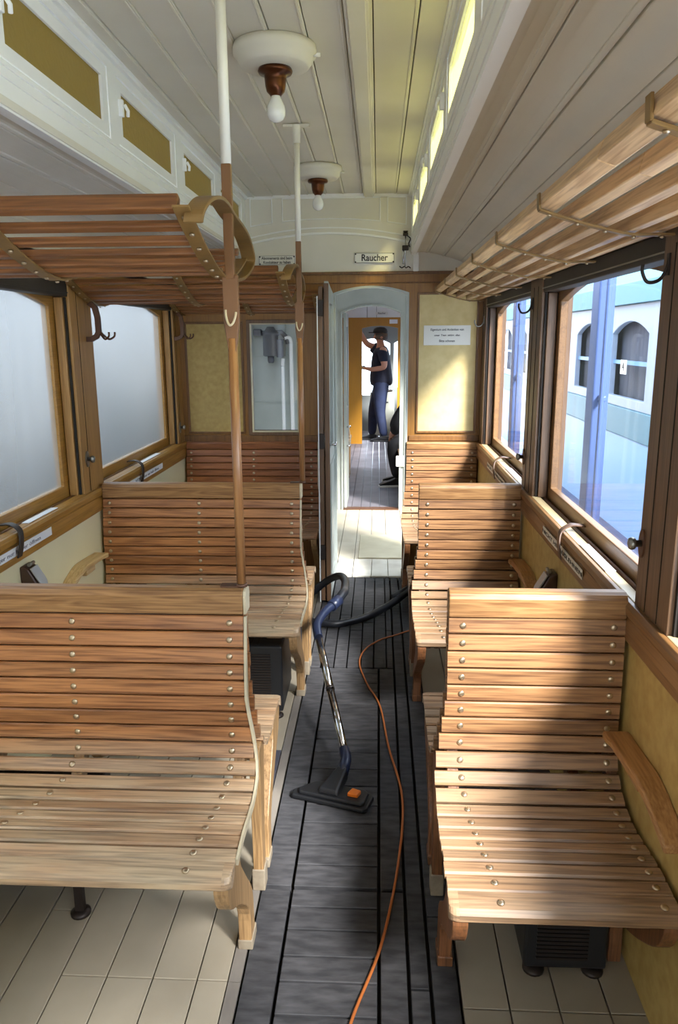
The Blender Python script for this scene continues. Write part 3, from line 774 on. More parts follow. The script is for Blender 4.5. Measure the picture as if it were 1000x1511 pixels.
M['slatr'] = wood('varnished_slats_right', (94, 62, 40), (152, 112, 74), 'x', .42, .16, worn=(150, 122, 94), worn_z=.47)  # rubbed wood darker than on the left, with the right seats' shade put in
def bench(side, label, group, y0, double=True, back_extra=1, name=None):
    prof = profile() if side == 'L' else profileR()
    xw, xa = (-1.262, -.352) if side == 'L' else (.642, .187)
    if side == 'L' and not double and y0 < 6: xa = -.395
    S = 1 if xa > xw else -1
    t = thing(name or ('double_bench' if double else 'wall_bench'), label, 'bench', (0, y0, 0), group)
    # top rail
    rp = [(-.004, .889), (-.007, .94), (.0, .952), (.012, .957), (.036, .957), (.05, .95), (.056, .935), (.052, .889)]
    if not double: rp = [(-.004, .889), (-.007, .925), (.0, .935), (.03, .936), (.03, .889)]
    MB().prism(rp, xw, xa, 'x').build('top_rail', 'rail', t, bevel=.003)
    ms = .025
    sides = [(1, prof)] + ([(-1, prof)] if double else [])
    split = 9
    for sg, pf in sides:
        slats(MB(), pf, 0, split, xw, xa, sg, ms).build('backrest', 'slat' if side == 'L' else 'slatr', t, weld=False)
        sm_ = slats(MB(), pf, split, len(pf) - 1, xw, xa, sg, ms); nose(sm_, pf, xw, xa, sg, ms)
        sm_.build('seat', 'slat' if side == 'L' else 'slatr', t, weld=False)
        cols = [xa - S * .038, xw + S * .03] + ([-.815] if side == 'L' else [])
        bolts(t, pf, cols[:1], sg, ms, -S * .10); bolts(t, pf, cols[1:], sg, ms, 0) if side == 'R' else (bolts(t, pf, cols[1:2], sg, ms, 0), bolts(t, pf, cols[2:], sg, ms, -.42))
        # end frames and legs
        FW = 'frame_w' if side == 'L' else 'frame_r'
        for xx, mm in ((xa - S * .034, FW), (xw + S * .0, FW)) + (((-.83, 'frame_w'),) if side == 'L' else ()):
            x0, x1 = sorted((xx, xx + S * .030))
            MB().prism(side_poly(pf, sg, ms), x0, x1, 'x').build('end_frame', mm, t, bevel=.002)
        for xx in (xa - S * .012,):
            x0, x1 = sorted((xx, xx + S * .034))
            lg = MB().prism(leg_poly(pf, -.137 if side == 'L' else -.17, sg, ms), x0, x1, 'x').build('leg', FW, t, bevel=.003)
            fy = (-.137 if side == 'L' else -.17); fy = fy if sg > 0 else 2 * ms - fy
            MB().box((x0 - .003, fy - .036, 0), (x1 + .003, fy + .033, .03)).build('foot_block', 'foot' if side == 'L' else 'frame_r', lg, bevel=.003)
        x0, x1 = sorted((xw, xw + S * .034))
        MB().prism(leg_poly(pf, -.137, sg, ms), x0, x1, 'x').build('leg', FW, t, bevel=.003)
        # block under the seat front
        yb0, yb1 = sorted(((pf[-1][0] - .01), (pf[-1][0] + .05))) if sg > 0 else sorted((2 * ms - (pf[-1][0] - .01), 2 * ms - (pf[-1][0] + .05)))
        x0, x1 = sorted((xa - S * .045, xa - S * .11)); MB().box((x0, yb0, pf[-1][1] - .062), (x1, yb1, pf[-1][1] - .028)).build('seat_block', FW, t, bevel=.004)
    # centre post at the aisle end
    cy = .075 if double else .0
    x0, x1 = sorted((xa - S * .008, xa + S * .022))
    st = MB().prism([(cy - .018, 0), (cy + .022, 0), (cy + .03, .2), (cy + .055, .44), (cy + .02, .47), (cy - .03, .46), (cy - .03, .3)], x0, x1, 'x').build('centre_post', FW, t, bevel=.003)
    b = MB().box((x0 - .004, cy - .024, 0), (x1 + .004, cy + .028, .07)); b.build('foot_iron', 'foot', st, bevel=.003)
    # cream painted edge strips on the aisle end
    if side == 'L':
        for sg, pf in sides[:1]:
            pts = [(xa + .004 + .03 * min(1, max(0, (.66 - p[1]) / .2)), (p[0] + .006) if sg > 0 else 2 * ms - p[0] - .006, p[1] - .006) for p in pf]
            MB().strip([Vector(p) for p in pts], (1, 0, 0), .006, .018).build('painted_edge', 'frame_p', t)
        MB().prism([(a, b) for a, b in rp], xa, xa + .008, 'x').build('painted_end', 'frame_p', t, bevel=.002)
    return t

P = 1.48
b1 = bench('L', 'nearest wide slatted double bench on the left, a pole rising from its top rail', 'left double benches', 1.88)
b3 = copy_tree(b1); b3.location.y = 1.88 + P
b3['label'] = 'wide slatted double bench farther back on the left, with the heater under it'
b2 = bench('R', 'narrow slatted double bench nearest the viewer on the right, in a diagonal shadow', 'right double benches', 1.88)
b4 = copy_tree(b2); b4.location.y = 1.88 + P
b4['label'] = 'narrow slatted double bench farther back on the right, by the vacuum cleaner'
b5 = bench('L', 'reddish slatted bench against the end wall left of the doorway', None, 4.93, double=False)
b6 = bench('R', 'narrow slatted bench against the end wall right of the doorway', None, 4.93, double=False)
redw = wood('reddish_slats', (108, 62, 36), (156, 98, 60), 'x', .42, .12, worn=(170, 132, 100), worn_z=.47)
recolour(b5, M['slat'], redw); recolour(b5, M['rail'], redw)

# benches of the next saloon
nb1 = bench('L', 'bench end showing at the left edge of the second saloon', None, 8.9)
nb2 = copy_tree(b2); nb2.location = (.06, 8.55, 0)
nb2['label'] = 'double bench in the second saloon behind the person in black'
if 'group' in nb2: del nb2['group']
# ---------------------------------------------------------------- grab poles with hoops and left racks
rivet_me = None
def rivet(parent, c, nv):
    global rivet_me
    if rivet_me is None:
        ob = MB().lathe([(.0055, 0), (.005, .003), (.002, .0045)], 8).build('rivet', 'bolt'); rivet_me = ob.data; bpy.data.objects.remove(ob)
    o = bpy.data.objects.new('rivet', rivet_me); COL.objects.link(o); o.parent = parent
    o.location = c; o.rotation_euler = nv.to_track_quat('Z', 'Y').to_euler()
def left_rack(y0, label, half=False, group=None):
    """slatted rack over a bench pair: slats across the car, carried by bent straps"""
    t = thing('luggage_rack', label, 'luggage rack', (0, y0, 0), group)
    zb = 1.742
    def zl(y): return zb + .10 * (abs(y - .03) / .36) ** 1.6
    ysl = [-.315, -.255, -.195, -.135, -.075, -.02, .04, .10, .16, .22, .28, .34]
    if half: ysl = [-.34, -.28, -.22, -.16, -.10, -.05]; 
    if half:
        zl = lambda y: 1.742 + .10 * (abs(y + .03) / .33) ** 1.6
    sm_ = MB()
    for i, yy in enumerate(ysl):
        zz = zl(yy) + .016
        sl = (zl(yy + .01) - zl(yy - .01)) / .02
        rot = Matrix.Rotation(math.atan(sl), 3, 'X')
        h = .026 if i == 0 else .009
        sm_.box((XL + .006, yy - .011, zz - .008), (-.395 if not half else -.352, yy + .011, zz + h), rot)
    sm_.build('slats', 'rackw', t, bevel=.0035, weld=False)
    for xx, hoop in ((-.385 if not half else -.37, not half), (-.80, False), (-1.245, False)):
        ys = [(-.345 + .665 * k / 14) if not half else (-.37 + .36 * k / 14) for k in range(15)]
        if xx == -.37 and half: xx = -.372
        pts = [(xx, yy, zl(yy) + .003) for yy in ys]
        st = MB().strip(pts, (1, 0, 0), .034, .005).build('strap', 'strap', t, bevel=.001, bseg=1)
        for yy in ysl:
            if yy < 0.2:
                sl = (zl(yy + .01) - zl(yy - .01)) / .02; nv = Vector((0, sl, -1)).normalized()
                c = Vector((xx, yy, zl(yy) + .002)) + nv * .003
                rivet(st, c, nv)
        if hoop:
            hp = spline([(xx + .020, -.330, 1.822), (xx + .024, -.322, 1.845), (xx + .030, -.275, 1.873), (xx + .032, -.19, 1.891), (xx + .03, -.10, 1.895), (xx + .02, .03, 1.892), (xx + .02, .22, 1.87), (xx + .016, .34, 1.832), (xx + .012, .36, 1.81), (xx + .012, .31, 1.785), (xx + .012, .2, 1.757), (xx + .012, .08, 1.742)], 6)
            MB().strip(hp, (1, 0, 0), .040, .008).build('hoop', 'strap', t, bevel=.0015, bseg=1)
            # far half: upright slat ends inside the hoop
    # wall bracket with two coat hooks
    if True:
        br = MB()
        ya = -.06 if not half else -.12
        br.strip([(-1.245, ya - .03, zl(ya)), (-1.23, ya - .01, zl(ya) - .02), (-1.225, ya, 1.69), (-1.225, ya, 1.63), (-1.235, ya, 1.612), (-1.26, ya, 1.60), (-1.279, ya, 1.60)], (0, 1, 0), .022, .022)
        b_ = br.build('wall_bracket', 'ironb', t, bevel=.001, bseg=1)
        hk = MB()
        for dy in (-.02, .035):
            hk.tube(spline([(-1.225, ya, 1.64), (-1.205, ya + dy * .6, 1.612), (-1.19, ya + dy, 1.60), (-1.172, ya + dy * 1.3, 1.612), (-1.17, ya + dy * 1.4, 1.63)], 5), .0045, 8)
        hk.build('coat_hook', 'ironb', b_)
    return t
def grab_pole(xx, y0, label, group):
    t = thing('grab_pole', label, 'pole', (xx, y0, .957), group)
    z = lambda v: v - .957
    MB().lathe([(.016, 0), (.016, .005), (.014, .009)], 20).box((-.055, -.014, 0), (.012, .014, .004)).build('base_flange', 'ironb', t)
    MB().tube([(0, 0, 0), (0, 0, z(1.60))], .0122, 16).build('lower_pole', 'poleb', t)
    MB().prism([(-.008, z(1.555)), (.008, z(1.555)), (.019, z(1.64)), (.019, z(1.75)), (-.019, z(1.75)), (-.019, z(1.64))], -.009, .009, 'y').build('pole_plate', 'polep', t, bevel=.002)
    MB().box((-.0115, -.010, z(1.74)), (.0115, .010, z(2.0))).build('square_section', 'polep', t, bevel=.002)
    MB().tube([(0, 0, z(2.0)), (0, 0, z(ZC - .002))], .0122, 16).build('upper_pole', 'polew', t)
    MB().lathe([(.0155, z(2.385)), (.0155, z(2.44)), (.02, z(2.45)), (.02, z(ZC))], 18).box((-.055, -.012, z(2.446)), (.055, .012, z(ZC + .001))).build('ceiling_flange', 'polew', t)
    hk = MB().tube(spline([(-.013, -.010, z(1.668)), (-.011, -.014, z(1.650)), (-.003, -.02, z(1.632)), (.006, -.019, z(1.636)), (.012, -.016, z(1.652)), (.013, -.012, z(1.662))], 6), .003, 8)
    hk.build('wire_hook', 'frame_p', t)
    return t
left_rack(1.895, 'slatted wooden luggage rack with brass straps over the nearest left bench', group='racks across the left benches')
left_rack(1.895 + P + .05, 'smaller looking slatted luggage rack over the farther left bench, behind the first rack', group='racks across the left benches')
left_rack(4.955, 'short slatted luggage rack fixed to the end wall beside the open door', half=True)
grab_pole(-.36, 1.91, 'nearest vertical grab pole, white above and brown below, on the front left bench', 'grab poles')
grab_pole(-.342, 1.91 + P + .0, 'farther thinner looking grab pole rising from the second left bench', 'grab poles')

# ---------------------------------------------------------------- right rack, lengthwise
t = thing('luggage_rack', 'long slatted luggage rack running along the right wall above the windows', 'luggage rack', (0, 0, 0))
def zr(x): u = (x - .36) / .29; return 1.876 - .055 * min(1, u * 1.5) ** .8 if u > 0 else 1.876
sm_ = MB()
for i in range(5):
    xx = .375 + i * .062; zz = zr(xx) + .004; sl = (zr(xx + .02) - zr(xx - .0)) / .02
    rot = Matrix.Rotation(-math.atan(sl), 3, 'Y')
    hw = .0125 if i else .018
    ya = YB
    while ya < YE:
        yb = min(ya + 3.8, YE - .005); sm_.box((xx - hw, ya, zz), (xx + hw, yb, zz + .036), rot); ya = yb
        if yb >= YE - .01: break
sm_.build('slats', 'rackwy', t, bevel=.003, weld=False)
sy = [-1.2, -.45, .3, 1.1, 1.80, 2.42, 3.02, 3.62, 4.22, 4.88]
for yy in sy:
    pts = [(.352 + .296 * k / 10, yy, zr(.352 + .296 * k / 10) - .004) for k in range(11)]
    st = MB().strip(pts, (0, 1, 0), .022, .006); st.strip([(.352, yy, zr(.352) - .004), (.350, yy, zr(.35) + .03)], (0, 1, 0), .022, .005)
    st = st.build('strap', 'strap', t, bevel=.001, bseg=1)
    for i in range(5):
        xx = .375 + i * .062; rivet(st, Vector((xx, yy, zr(xx) - .007)), Vector((0, 0, -1)))

# ---------------------------------------------------------------- ceiling lamps
def lamp(y0, label, group):
    t = thing('ceiling_lamp', label, 'lamp', (-.317, y0, ZC), group)
    MB().lathe([(.124, .004), (.127, -.010), (.126, -.022), (.116, -.027), (.113, -.040), (.104, -.052), (.098, -.056), (.05, -.058)], 48).build('wooden_rosette', 'white', t)
    MB().tube([(.118, -.0, -.022), (.138, -.004, -.024)], .006, 8).build('side_knob', 'white2', t)
    MB().lathe([(.050, -.058), (.053, -.066), (.050, -.072), (.034, -.076), (.033, -.09), (.031, -.108), (.027, -.122), (.018, -.131), (.016, -.134)], 32).build('lamp_holder', 'copper', t)
    MB().lathe([(.013, -.130), (.015, -.138), (.021, -.150), (.027, -.163), (.029, -.177), (.027, -.190), (.020, -.201), (.010, -.207), (.002, -.2085)], 28).build('bulb', 'bulb', t)
    return t
lamp(2.535, 'nearest ceiling lamp, opal bulb in a copper holder on a round white rosette', 'ceiling lamps')
lamp(4.20, 'farther ceiling lamp, opal bulb near the white end wall', 'ceiling lamps')

# ---------------------------------------------------------------- wall fittings
def knob(side, y0, z0, label):
    X = XR if side == 'R' else XL; S = -1 if side == 'R' else 1
    t = thing('window_latch', label, 'latch', (X, y0, z0), 'window latches')
    pl = MB(); n = 20
    pl.prism([(.019 * math.cos(2 * math.pi * k / n), .036 * math.sin(2 * math.pi * k / n)) for k in range(n)], 0, S * .005, 'x').build('backplate', 'steel' if side == 'L' else 'ironb', t)
    MB().lathe([(.009, 0), (.009, S * .018), (.014, S * .02), (.016, S * .026), (.014, S * .033), (.006, S * .036)], 18, axis='x').build('knob', 'steel', t)
knob('L', 3.255, 1.085, 'round steel window latch on the post between the two left windows')
knob('L', 4.86, 1.04, 'small round window latch on the left post beside the end wall')
knob('R', 1.845, 1.10, 'dark round window latch on the big post at the right')
knob('R', 3.47 - .06, 1.075, 'dark round window latch between the two right windows')

def pull_strap(side, y0, label):
    X = XR if side == 'R' else XL; S = 1 if side == 'R' else -1
    m = 'leather' if side == 'L' else 'leatherb'
    pts = spline([(X + S * .068, y0, .957), (X + S * .045, y0 - .01, .962), (X + S * .01, y0 - .02, .965), (X - S * .024, y0 - .03, .945), (X - S * .032, y0 - .045, .90), (X - S * .026, y0 - .055, .855)], 6)
    mb = MB().strip(pts, (0, 1, 0), .032, .005)
    o = mb.build('pull_strap', m, bevel=.001, bseg=1); tag(o, label, 'strap', 'window pull straps'); return o
pull_strap('L', 2.56, 'black leather window strap hanging over the nearest left sill')
pull_strap('L', 3.98, 'brown leather window strap on the farther left sill')
pull_strap('R', 2.60, 'grey brown leather strap looped over the nearest right sill')
pull_strap('R', 4.12, 'thin leather strap looped over the farther right sill')

def label_strip(side, y0, y1, zc, s, label, h=.032):
    X = XR if side == 'R' else XL; S = -1 if side == 'R' else 1
    ym = (y0 + y1) / 2
    t = thing('sill_label', label, 'label', (X + S * .0145, ym, zc), 'labels under the windows')
    x0, x1 = sorted((0, S * .002))
    MB().box((x0, -(y1 - y0) / 2, -h / 2), (x1, (y1 - y0) / 2, h / 2)).build('plate', 'paper' if side == 'L' else 'enamel', t)
    text('lettering', s, h * .62, (S * .0028, 0, -.001), (R(90), 0, R(90) if side == 'L' else R(-90)), 'inkg' if side == 'L' else 'ink', t, sx=(y1 - y0) * .88 / (len(s) * h * .62 * .52), depth=.0003)
label_strip('L', 2.10, 2.80, .876, 'BITTE Fenster nur halber öffnen', 'long white lettered strip under the nearest left window')
label_strip('L', 3.76, 4.36, .874, 'BITTE Fenster nur halb öffnen', 'short white lettered strip under the farther left window')
label_strip('R', 2.30, 2.88, .873, 'NICHT HINAUSLEHNEN', 'white lettered strip under the nearest right window')
label_strip('R', 3.80, 4.42, .873, 'NICHT HINAUSLEHNEN', 'small white lettered strip under the farther right window')
def card(x0, x1, y0, y1, zz, label, m='paper'):
    o = MB().box((x0, y0, zz), (x1, y1, zz + .002)).build('paper_card', m); tag(o, label, 'card')
card(XR + .002, XR + .032, 2.13, 2.42, .939, 'white card lying on the nearest right window sill')
card(XR + .002, XR + .032, 3.62, 3.90, .939, 'white card lying on the farther right window sill')
card(XL - .032, XL - .004, 2.66, 2.92, .939, 'narrow white card on the nearest left window sill')
card(XL - .032, XL - .004, 4.05, 4.4, .939, 'narrow white card on the farther left window sill')

M['lidm'] = mat('satin_metal_lid', (170, 172, 176), .4, .3)
def ashtray(side, y0, z0, label):
    X = XR if side == 'R' else XL; S = -1 if side == 'R' else 1
    t = thing('ashtray', label, 'ashtray', (X, y0, z0), 'ashtrays on the side walls')
    body = [(0, -.075), (S * .042, -.07), (S * .058, -.035), (S * .060, -.005), (S * .03, .05), (S * .012, .062), (0, .06)]
    MB().prism(body, -.036, .036, 'y').build('body', mat('brown_bakelite', (74, 54, 46), .35) if 'bk' not in M else 'bk', t, bevel=.008, bseg=3)
    n = 10
    lid = [(-.03, -.0), (-.03, .045)] + [(-.03 * math.cos(math.pi * k / n), -.0 - .03 * math.sin(math.pi * k / n)) for k in range(n + 1)]
    lid = [(.028, .045), (-.028, .045)] + [(-.028 * math.cos(math.pi * k / n), -.01 - .028 * math.sin(math.pi * k / n)) for k in range(n + 1)]
    lo = MB().prism(lid, 0, .006, 'z').build('lid', 'lidm', t, bevel=.002)
    lo.rotation_euler = (R(0), 0, 0)
    # lid plane tilts out from the wall: local y runs up the slope, local z is the outward normal
    up = Vector((-S * .5, 0, .87)).normalized(); nrm = Vector((S * .87, 0, .5)).normalized(); side_ = up.cross(nrm)
    lo.matrix_local = Matrix.Translation((S * .055, 0, .012)) @ Matrix((side_, up, nrm)).transposed().to_4x4()
    MB().tube([(S * .028, -.02, .064), (S * .028, .02, .064)], .007, 8).build('hinge', 'steel', t)
ashtray('L', 2.58, .745, 'brown wall ashtray with metal lid under the nearest left window')
ashtray('R', 2.70, .70, 'dark wall ashtray with metal lid under the nearest right window')

def armrest(side, yback, z0, label):
    X = XR if side == 'R' else XL; S = -1 if side == 'R' else 1
    t = thing('armrest', label, 'armrest', (X, yback, z0), 'wall armrests')
    n = 14; top = []; vs = []; fs = []
    for k in range(n + 1):
        u = k / n; yy = -.40 * u
        wd = .062 if u < .45 else .062 - .012 * (u - .45) / .55
        if u < .12: wd = .068
        zz = .012 * math.sin(u * 2.2) - .055 * max(0, u - .55) ** 1.5 / .3
        off = .0
        th = .022
        vs += [(0, yy, zz), (S * wd, yy, zz), (S * wd, yy, zz - th), (0, yy, zz - th)]
    fs = [(i * 4 + k, i * 4 + (k + 1) % 4, i * 4 + 4 + (k + 1) % 4, i * 4 + 4 + k) for i in range(n) for k in range(4)] + [(0, 1, 2, 3), tuple(range(4 * n, 4 * n + 4))]
    MB().add(vs, fs).build('arm_board', 'armw', t, bevel=.006, bseg=3)
    x0, x1 = sorted((0, S * .04))
    MB().box((x0, -.2, -.05), (x1, -.1, -.02)).build('bracket', 'armw', t, bevel=.004)
M['armw'] = wood('armrest_wood', (140, 96, 54), (174, 130, 82), 'y', .4, 0)
M['armwl'] = wood('pale_armrest_wood', (186, 150, 100), (214, 184, 134), 'y', .5, 0)
armrest('R', 1.83, .60, 'brown curved wooden armrest on the right wall by the nearest bench')
armrest('R', 3.31, .63, 'small brown wooden armrest on the right wall by the farther bench')
armrest('L', 3.25, .66, 'pale curved wooden armrest on the left cream wall')
recolour(bpy.data.objects['armrest.002'], M['armw'], M['armwl'])

def coat_hook(loc, S, label, m='iron'):
    o = MB().tube(spline([(0, 0, .03), (S * .006, 0, .0), (S * .02, 0, -.022), (S * .045, 0, -.026), (S * .058, 0, -.005), (S * .058, 0, .012)], 6), [.004] * 31, 8)
    o.prism([(-.008, -.012), (.008, -.012), (.008, .036), (-.008, .036)], 0, S * .004, 'x')
    o = o.build('coat_hook', m); o.location = loc; tag(o, label, 'hook', 'coat hooks on the right wall'); return o
coat_hook((XR - .0005, 1.83, 1.745), -1, 'large dark coat hook on the big right post')
coat_hook((XR - .0005, 3.38, 1.725), -1, 'dark coat hook on the post between the right windows')
coat_hook((XR - .0005, 4.88, 1.69), -1, 'small pale coat hook beside the end wall', 'steel')

# ---------------------------------------------------------------- signs on the end wall
def enamel(x0, x1, z0, z1, lines, sizes, label, name='enamel_sign', m='enamel', screws=True, bold=.0006, border=True, sxs=None):
    xm, zm = (x0 + x1) / 2, (z0 + z1) / 2; w_, h_ = x1 - x0, z1 - z0
    t = thing(name, label, 'sign', (xm, E0 + (.0 if screws else -.002), zm))
    MB().box((-w_ / 2, -.006, -h_ / 2), (w_ / 2, .003, h_ / 2)).build('plate', m, t, bevel=.0015)
    if border:
        b = MB(); frame_rect(b, -w_ / 2 + .002, w_ / 2 - .002, -h_ / 2 + .002, h_ / 2 - .002, .0018, -.0072, -.006); b.build('border', 'ink', t)
    if screws:
        for sx_, sz_ in ((-1, -1), (1, -1), (-1, 1), (1, 1)):
            MB().lathe([(.0042, -.006), (.004, -.0085), (.001, -.0095)], 10, (sx_ * (w_ / 2 - .008), 0, sz_ * (h_ / 2 - .008)), 'y').build('screw', 'iron', t)
    for i, (s_, sz) in enumerate(zip(lines, sizes)):
        zz = h_ * .5 - h_ * (i + .5) / len(lines) * .86 - h_ * .07
        text('lettering', s_, sz, (0, -.0068, zz), (R(90), 0, 0), 'ink', t, sx=(sxs[i] if sxs else 1), bold=bold, depth=.0004)
    return t
enamel(-.152, .098, 2.052, 2.114, ['Raucher'], [.056], 'white enamel sign reading Raucher above the doorway', bold=.0009, sxs=[.88])
enamel(-.752, -.522, 2.046, 2.104, ['Abonnements sind beim', 'Kondukteur zu haben'], [.024, .024], 'white enamel sign in two lines left of the second pole', bold=.0005, sxs=[.82, .82])
enamel(.287, .582, 1.55, 1.672, ['Eigentum und Andenken von', 'unser  Tram  gehört  allen', 'Bitte schonen'], [.020, .016, .020], 'paper notice with three lines on the yellow panel', name='paper_notice', screws=False, border=False, m='enamel', bold=.0003, sxs=[.9, .95, .9])

# emergency fitting near the right corner of the end wall
t = thing('bell_pull', 'chrome bell pull fitting hanging at the right end of the white wall', 'fitting', (.163, 4.92, 2.02))
MB().tube([(0, 0, .0), (0, 0, .2)], .004, 8).tube([(-.012, 0, .12), (-.012, 0, .02)], .006, 8).build('rod', 'chrome', t)
MB().box((-.016, -.01, .185), (.016, .01, .215)).build('clamp', 'iron', t, bevel=.004)
MB().box((-.02, -.012, .1), (.02, .012, .13)).build('clamp', 'iron', t, bevel=.004)
MB().tube(spline([(-.035, 0, .008), (-.02, 0, -.002), (-.006, 0, .006), (.006, 0, -.002), (.02, 0, .006), (.034, 0, -.004)], 4), .0035, 8).build('wing_nut', 'iron', t)
MB().tube(spline([(.004, 0, .19), (.03, 0, .17), (.02, 0, .14), (.028, 0, .12)], 5), .0035, 8).build('hook', 'iron', t)
MB().box((-.014, -.01, .2), (.014, .05, .21)).build('bracket', 'chrome', t)

# ---------------------------------------------------------------- open door leaf
t = thing('folding_door', 'grey painted folding door leaf standing open into the saloon', 'door', (-.296, 4.955, 0))
n = 12
leaf = [(-.50, .012), (0, .012), (0, 1.87)] + [(-.5 * k / n, 1.87 + .042 * k / n) for k in range(1, n + 1)]
MB().plate(leaf, [[(-.42, .95), (-.09, .95), (-.09, 1.80), (-.42, 1.80)]], -.012, .012, 'x').build('door_leaf', 'greyp', t, bevel=.002)
MB().box((-.002, -.42, .95), (.002, -.09, 1.80)).build('glass_pane', 'glass', t)
b = MB(); frame_rect(b, -.47, -.04, .1, .85, .02, .0, .0) if False else None
b.box((.012, -.46, .12), (.018, -.44, .86)).box((.012, -.06, .12), (.018, -.04, .86)).box((.012, -.44, .12), (.018, -.06, .14)).box((.012, -.44, .84), (.018, -.06, .86)).build('panel_moulding', 'greyp', t)
MB().box((-.014, -.512, .012), (.014, -.5, 1.9)).build('edge_strip', 'brown_z', t, bevel=.003)
MB().tube([(.01, -.47, .98), (.04, -.47, .98), (.045, -.47, .98), (.045, -.39, .98)], .007, 8).build('handle', 'chrome', t)
t = thing('folding_door', 'brown framed second door leaf with narrow glass, folded beside the grey one', 'door', (-.330, 4.955, 0))
MB().plate([(-.50, .012), (-.03, .012), (-.03, 1.86), (-.5, 1.885)], [[(-.46, .2), (-.10, .2), (-.10, .9), (-.46, .9)], [(-.46, 1.02), (-.10, 1.02), (-.10, 1.82), (-.46, 1.82)]], -.012, .012, 'x').build('door_leaf', 'brown_z', t, bevel=.002)
MB().box((-.002, -.46, .2), (.002, -.10, .9)).build('glass_pane', 'glass', t)
MB().box((-.002, -.46, 1.02), (.002, -.10, 1.82)).build('glass_pane', 'glass', t)
for zz in (.28, .96, 1.72): MB().box((-.018, -.516, zz), (.016, -.495, zz + .09)).build('hinge', 'iron', t, bevel=.003)
o = MB().box((-.350, 4.43, .012), (-.344, 4.445, 1.83)).build('glazing_strip', mat('white_strip', (225, 228, 228), .4), t); o.location = (.330, -4.955, 0)

# far bulkhead door leaf (grey, open into the next saloon)
t = thing('bulkhead_door', 'pale grey door with white lever handles open in the far doorway', 'door', (-.318, V1 + .03, 0))
MB().plate([(0, .012), (.56, .012), (.56, 1.82), (0, 1.82)], [[(.1, .95), (.46, .95), (.46, 1.7), (.1, 1.7)]], .0, .025, 'x').build('door_leaf', 'greyp', t, bevel=.003)
MB().box((.011, .1, .95), (.014, .46, 1.7)).build('glass_pane', 'glass', t)
for zz in (.78, .60): MB().tube([(.02, .05, zz), (.05, .05, zz), (.055, .05, zz), (.055, .12, zz)], .009, 8).build('lever_handle', 'chrome', t)
o = MB().box((.17, V1 - .03, .42), (.25, V1 - .012, .52)).build('lock_box', 'white2', bevel=.006); tag(o, 'white lock box on the right jamb of the far grey doorway', 'lock')

# ---------------------------------------------------------------- brake valve and pipes on the platform wall
t = thing('brake_valve', 'grey cast brake valve mounted high on the white platform wall', 'valve', (-.97, 6.98, 1.6))
g_ = mat('grey_cast_iron', (96, 98, 104), .45, .4)
MB().box((-.16, .03, -.16), (.13, .085, .12)).build('mounting_board', 'greyp', t, bevel=.004)
MB().lathe([(.055, -.16), (.07, -.15), (.07, .02), (.085, .03), (.085, .05), (.05, .07), (.03, .1)], 24).build('valve_body', g_, t)
MB().lathe([(.03, -.17), (.034, -.16), (.034, -.02), (.045, -.01)], 16, (.085, -.02, 0)).build('side_cylinder', g_, t)
MB().lathe([(.022, -.22), (.03, -.2), (.03, -.16)], 16, (0, -.01, 0)).tube([(-.15, 0, .06), (-.05, 0, .04), (.1, 0, .05), (.15, 0, .0), (.16, 0, -.05)], .024, 10).build('pipe_fitting', g_, t)
MB().box((-.15, -.05, .02), (-.08, .04, .08)).build('flange', g_, t, bevel=.01)
o = MB().tube(spline([(-.86, 6.98, 1.42), (-.865, 6.98, 1.36), (-.865, 6.98, 1.2), (-.865, 6.98, .02)], 5), .016, 10).build('air_pipe', 'white2'); tag(o, 'left of two white pipes running down the platform wall', 'pipe')
o = MB().tube(spline([(-.84, 6.97, 1.60), (-.80, 6.97, 1.60), (-.785, 6.97, 1.55), (-.785, 6.97, 1.4), (-.78, 6.98, .02)], 5), .018, 10).build('air_pipe', 'white2'); tag(o, 'right of two white pipes, bent at the top beside the brake valve', 'pipe')

# ---------------------------------------------------------------- heaters below the seats
def heater(x0, x1, y0, y1, z0, z1, label):
    t = thing('seat_heater', label, 'heater', ((x0 + x1) / 2, y0, 0), 'heaters under the benches')
    hx = (x1 - x0) / 2; dy = y1 - y0
    MB().box((-hx, 0, z0), (hx, dy, z1)).build('casing', 'black', t, bevel=.008, bseg=2)
    f = MB(); k = int((z1 - z0 - .06) / .012)
    for i in range(k): f.box((-hx + .03, -.004, z0 + .03 + i * .012), (hx - .05, .001, z0 + .036 + i * .012))
    q = int((2 * hx - .1) / .03)
    for i in range(q): f.box((-hx + .04 + i * .03, .02, z1 - .001), (-hx + .05 + i * .03, dy - .04, z1 + .003))
    f.build('vent_fins', 'iron', t)
    for s_ in (-1, 1):
        MB().box((s_ * (hx - .03) - .012, .01, 0.004), (s_ * (hx - .03) + .012, .03, z0)).lathe([(.028, 0), (.028, .008), (.012, .014)], 16, (s_ * (hx - .03), .02, 0)).build('foot', 'iron', t)
heater(-1.15, -.40, 2.98, 3.30, .03, .33, 'black ribbed heater under the farther left bench')
heater(-1.25, -.81, 1.80, 2.05, .10, .34, 'black heater on iron feet under the nearest left bench')
heater(.38, .59, 1.66, 1.92, .02, .33, 'dark heater box in shadow under the nearest right bench')

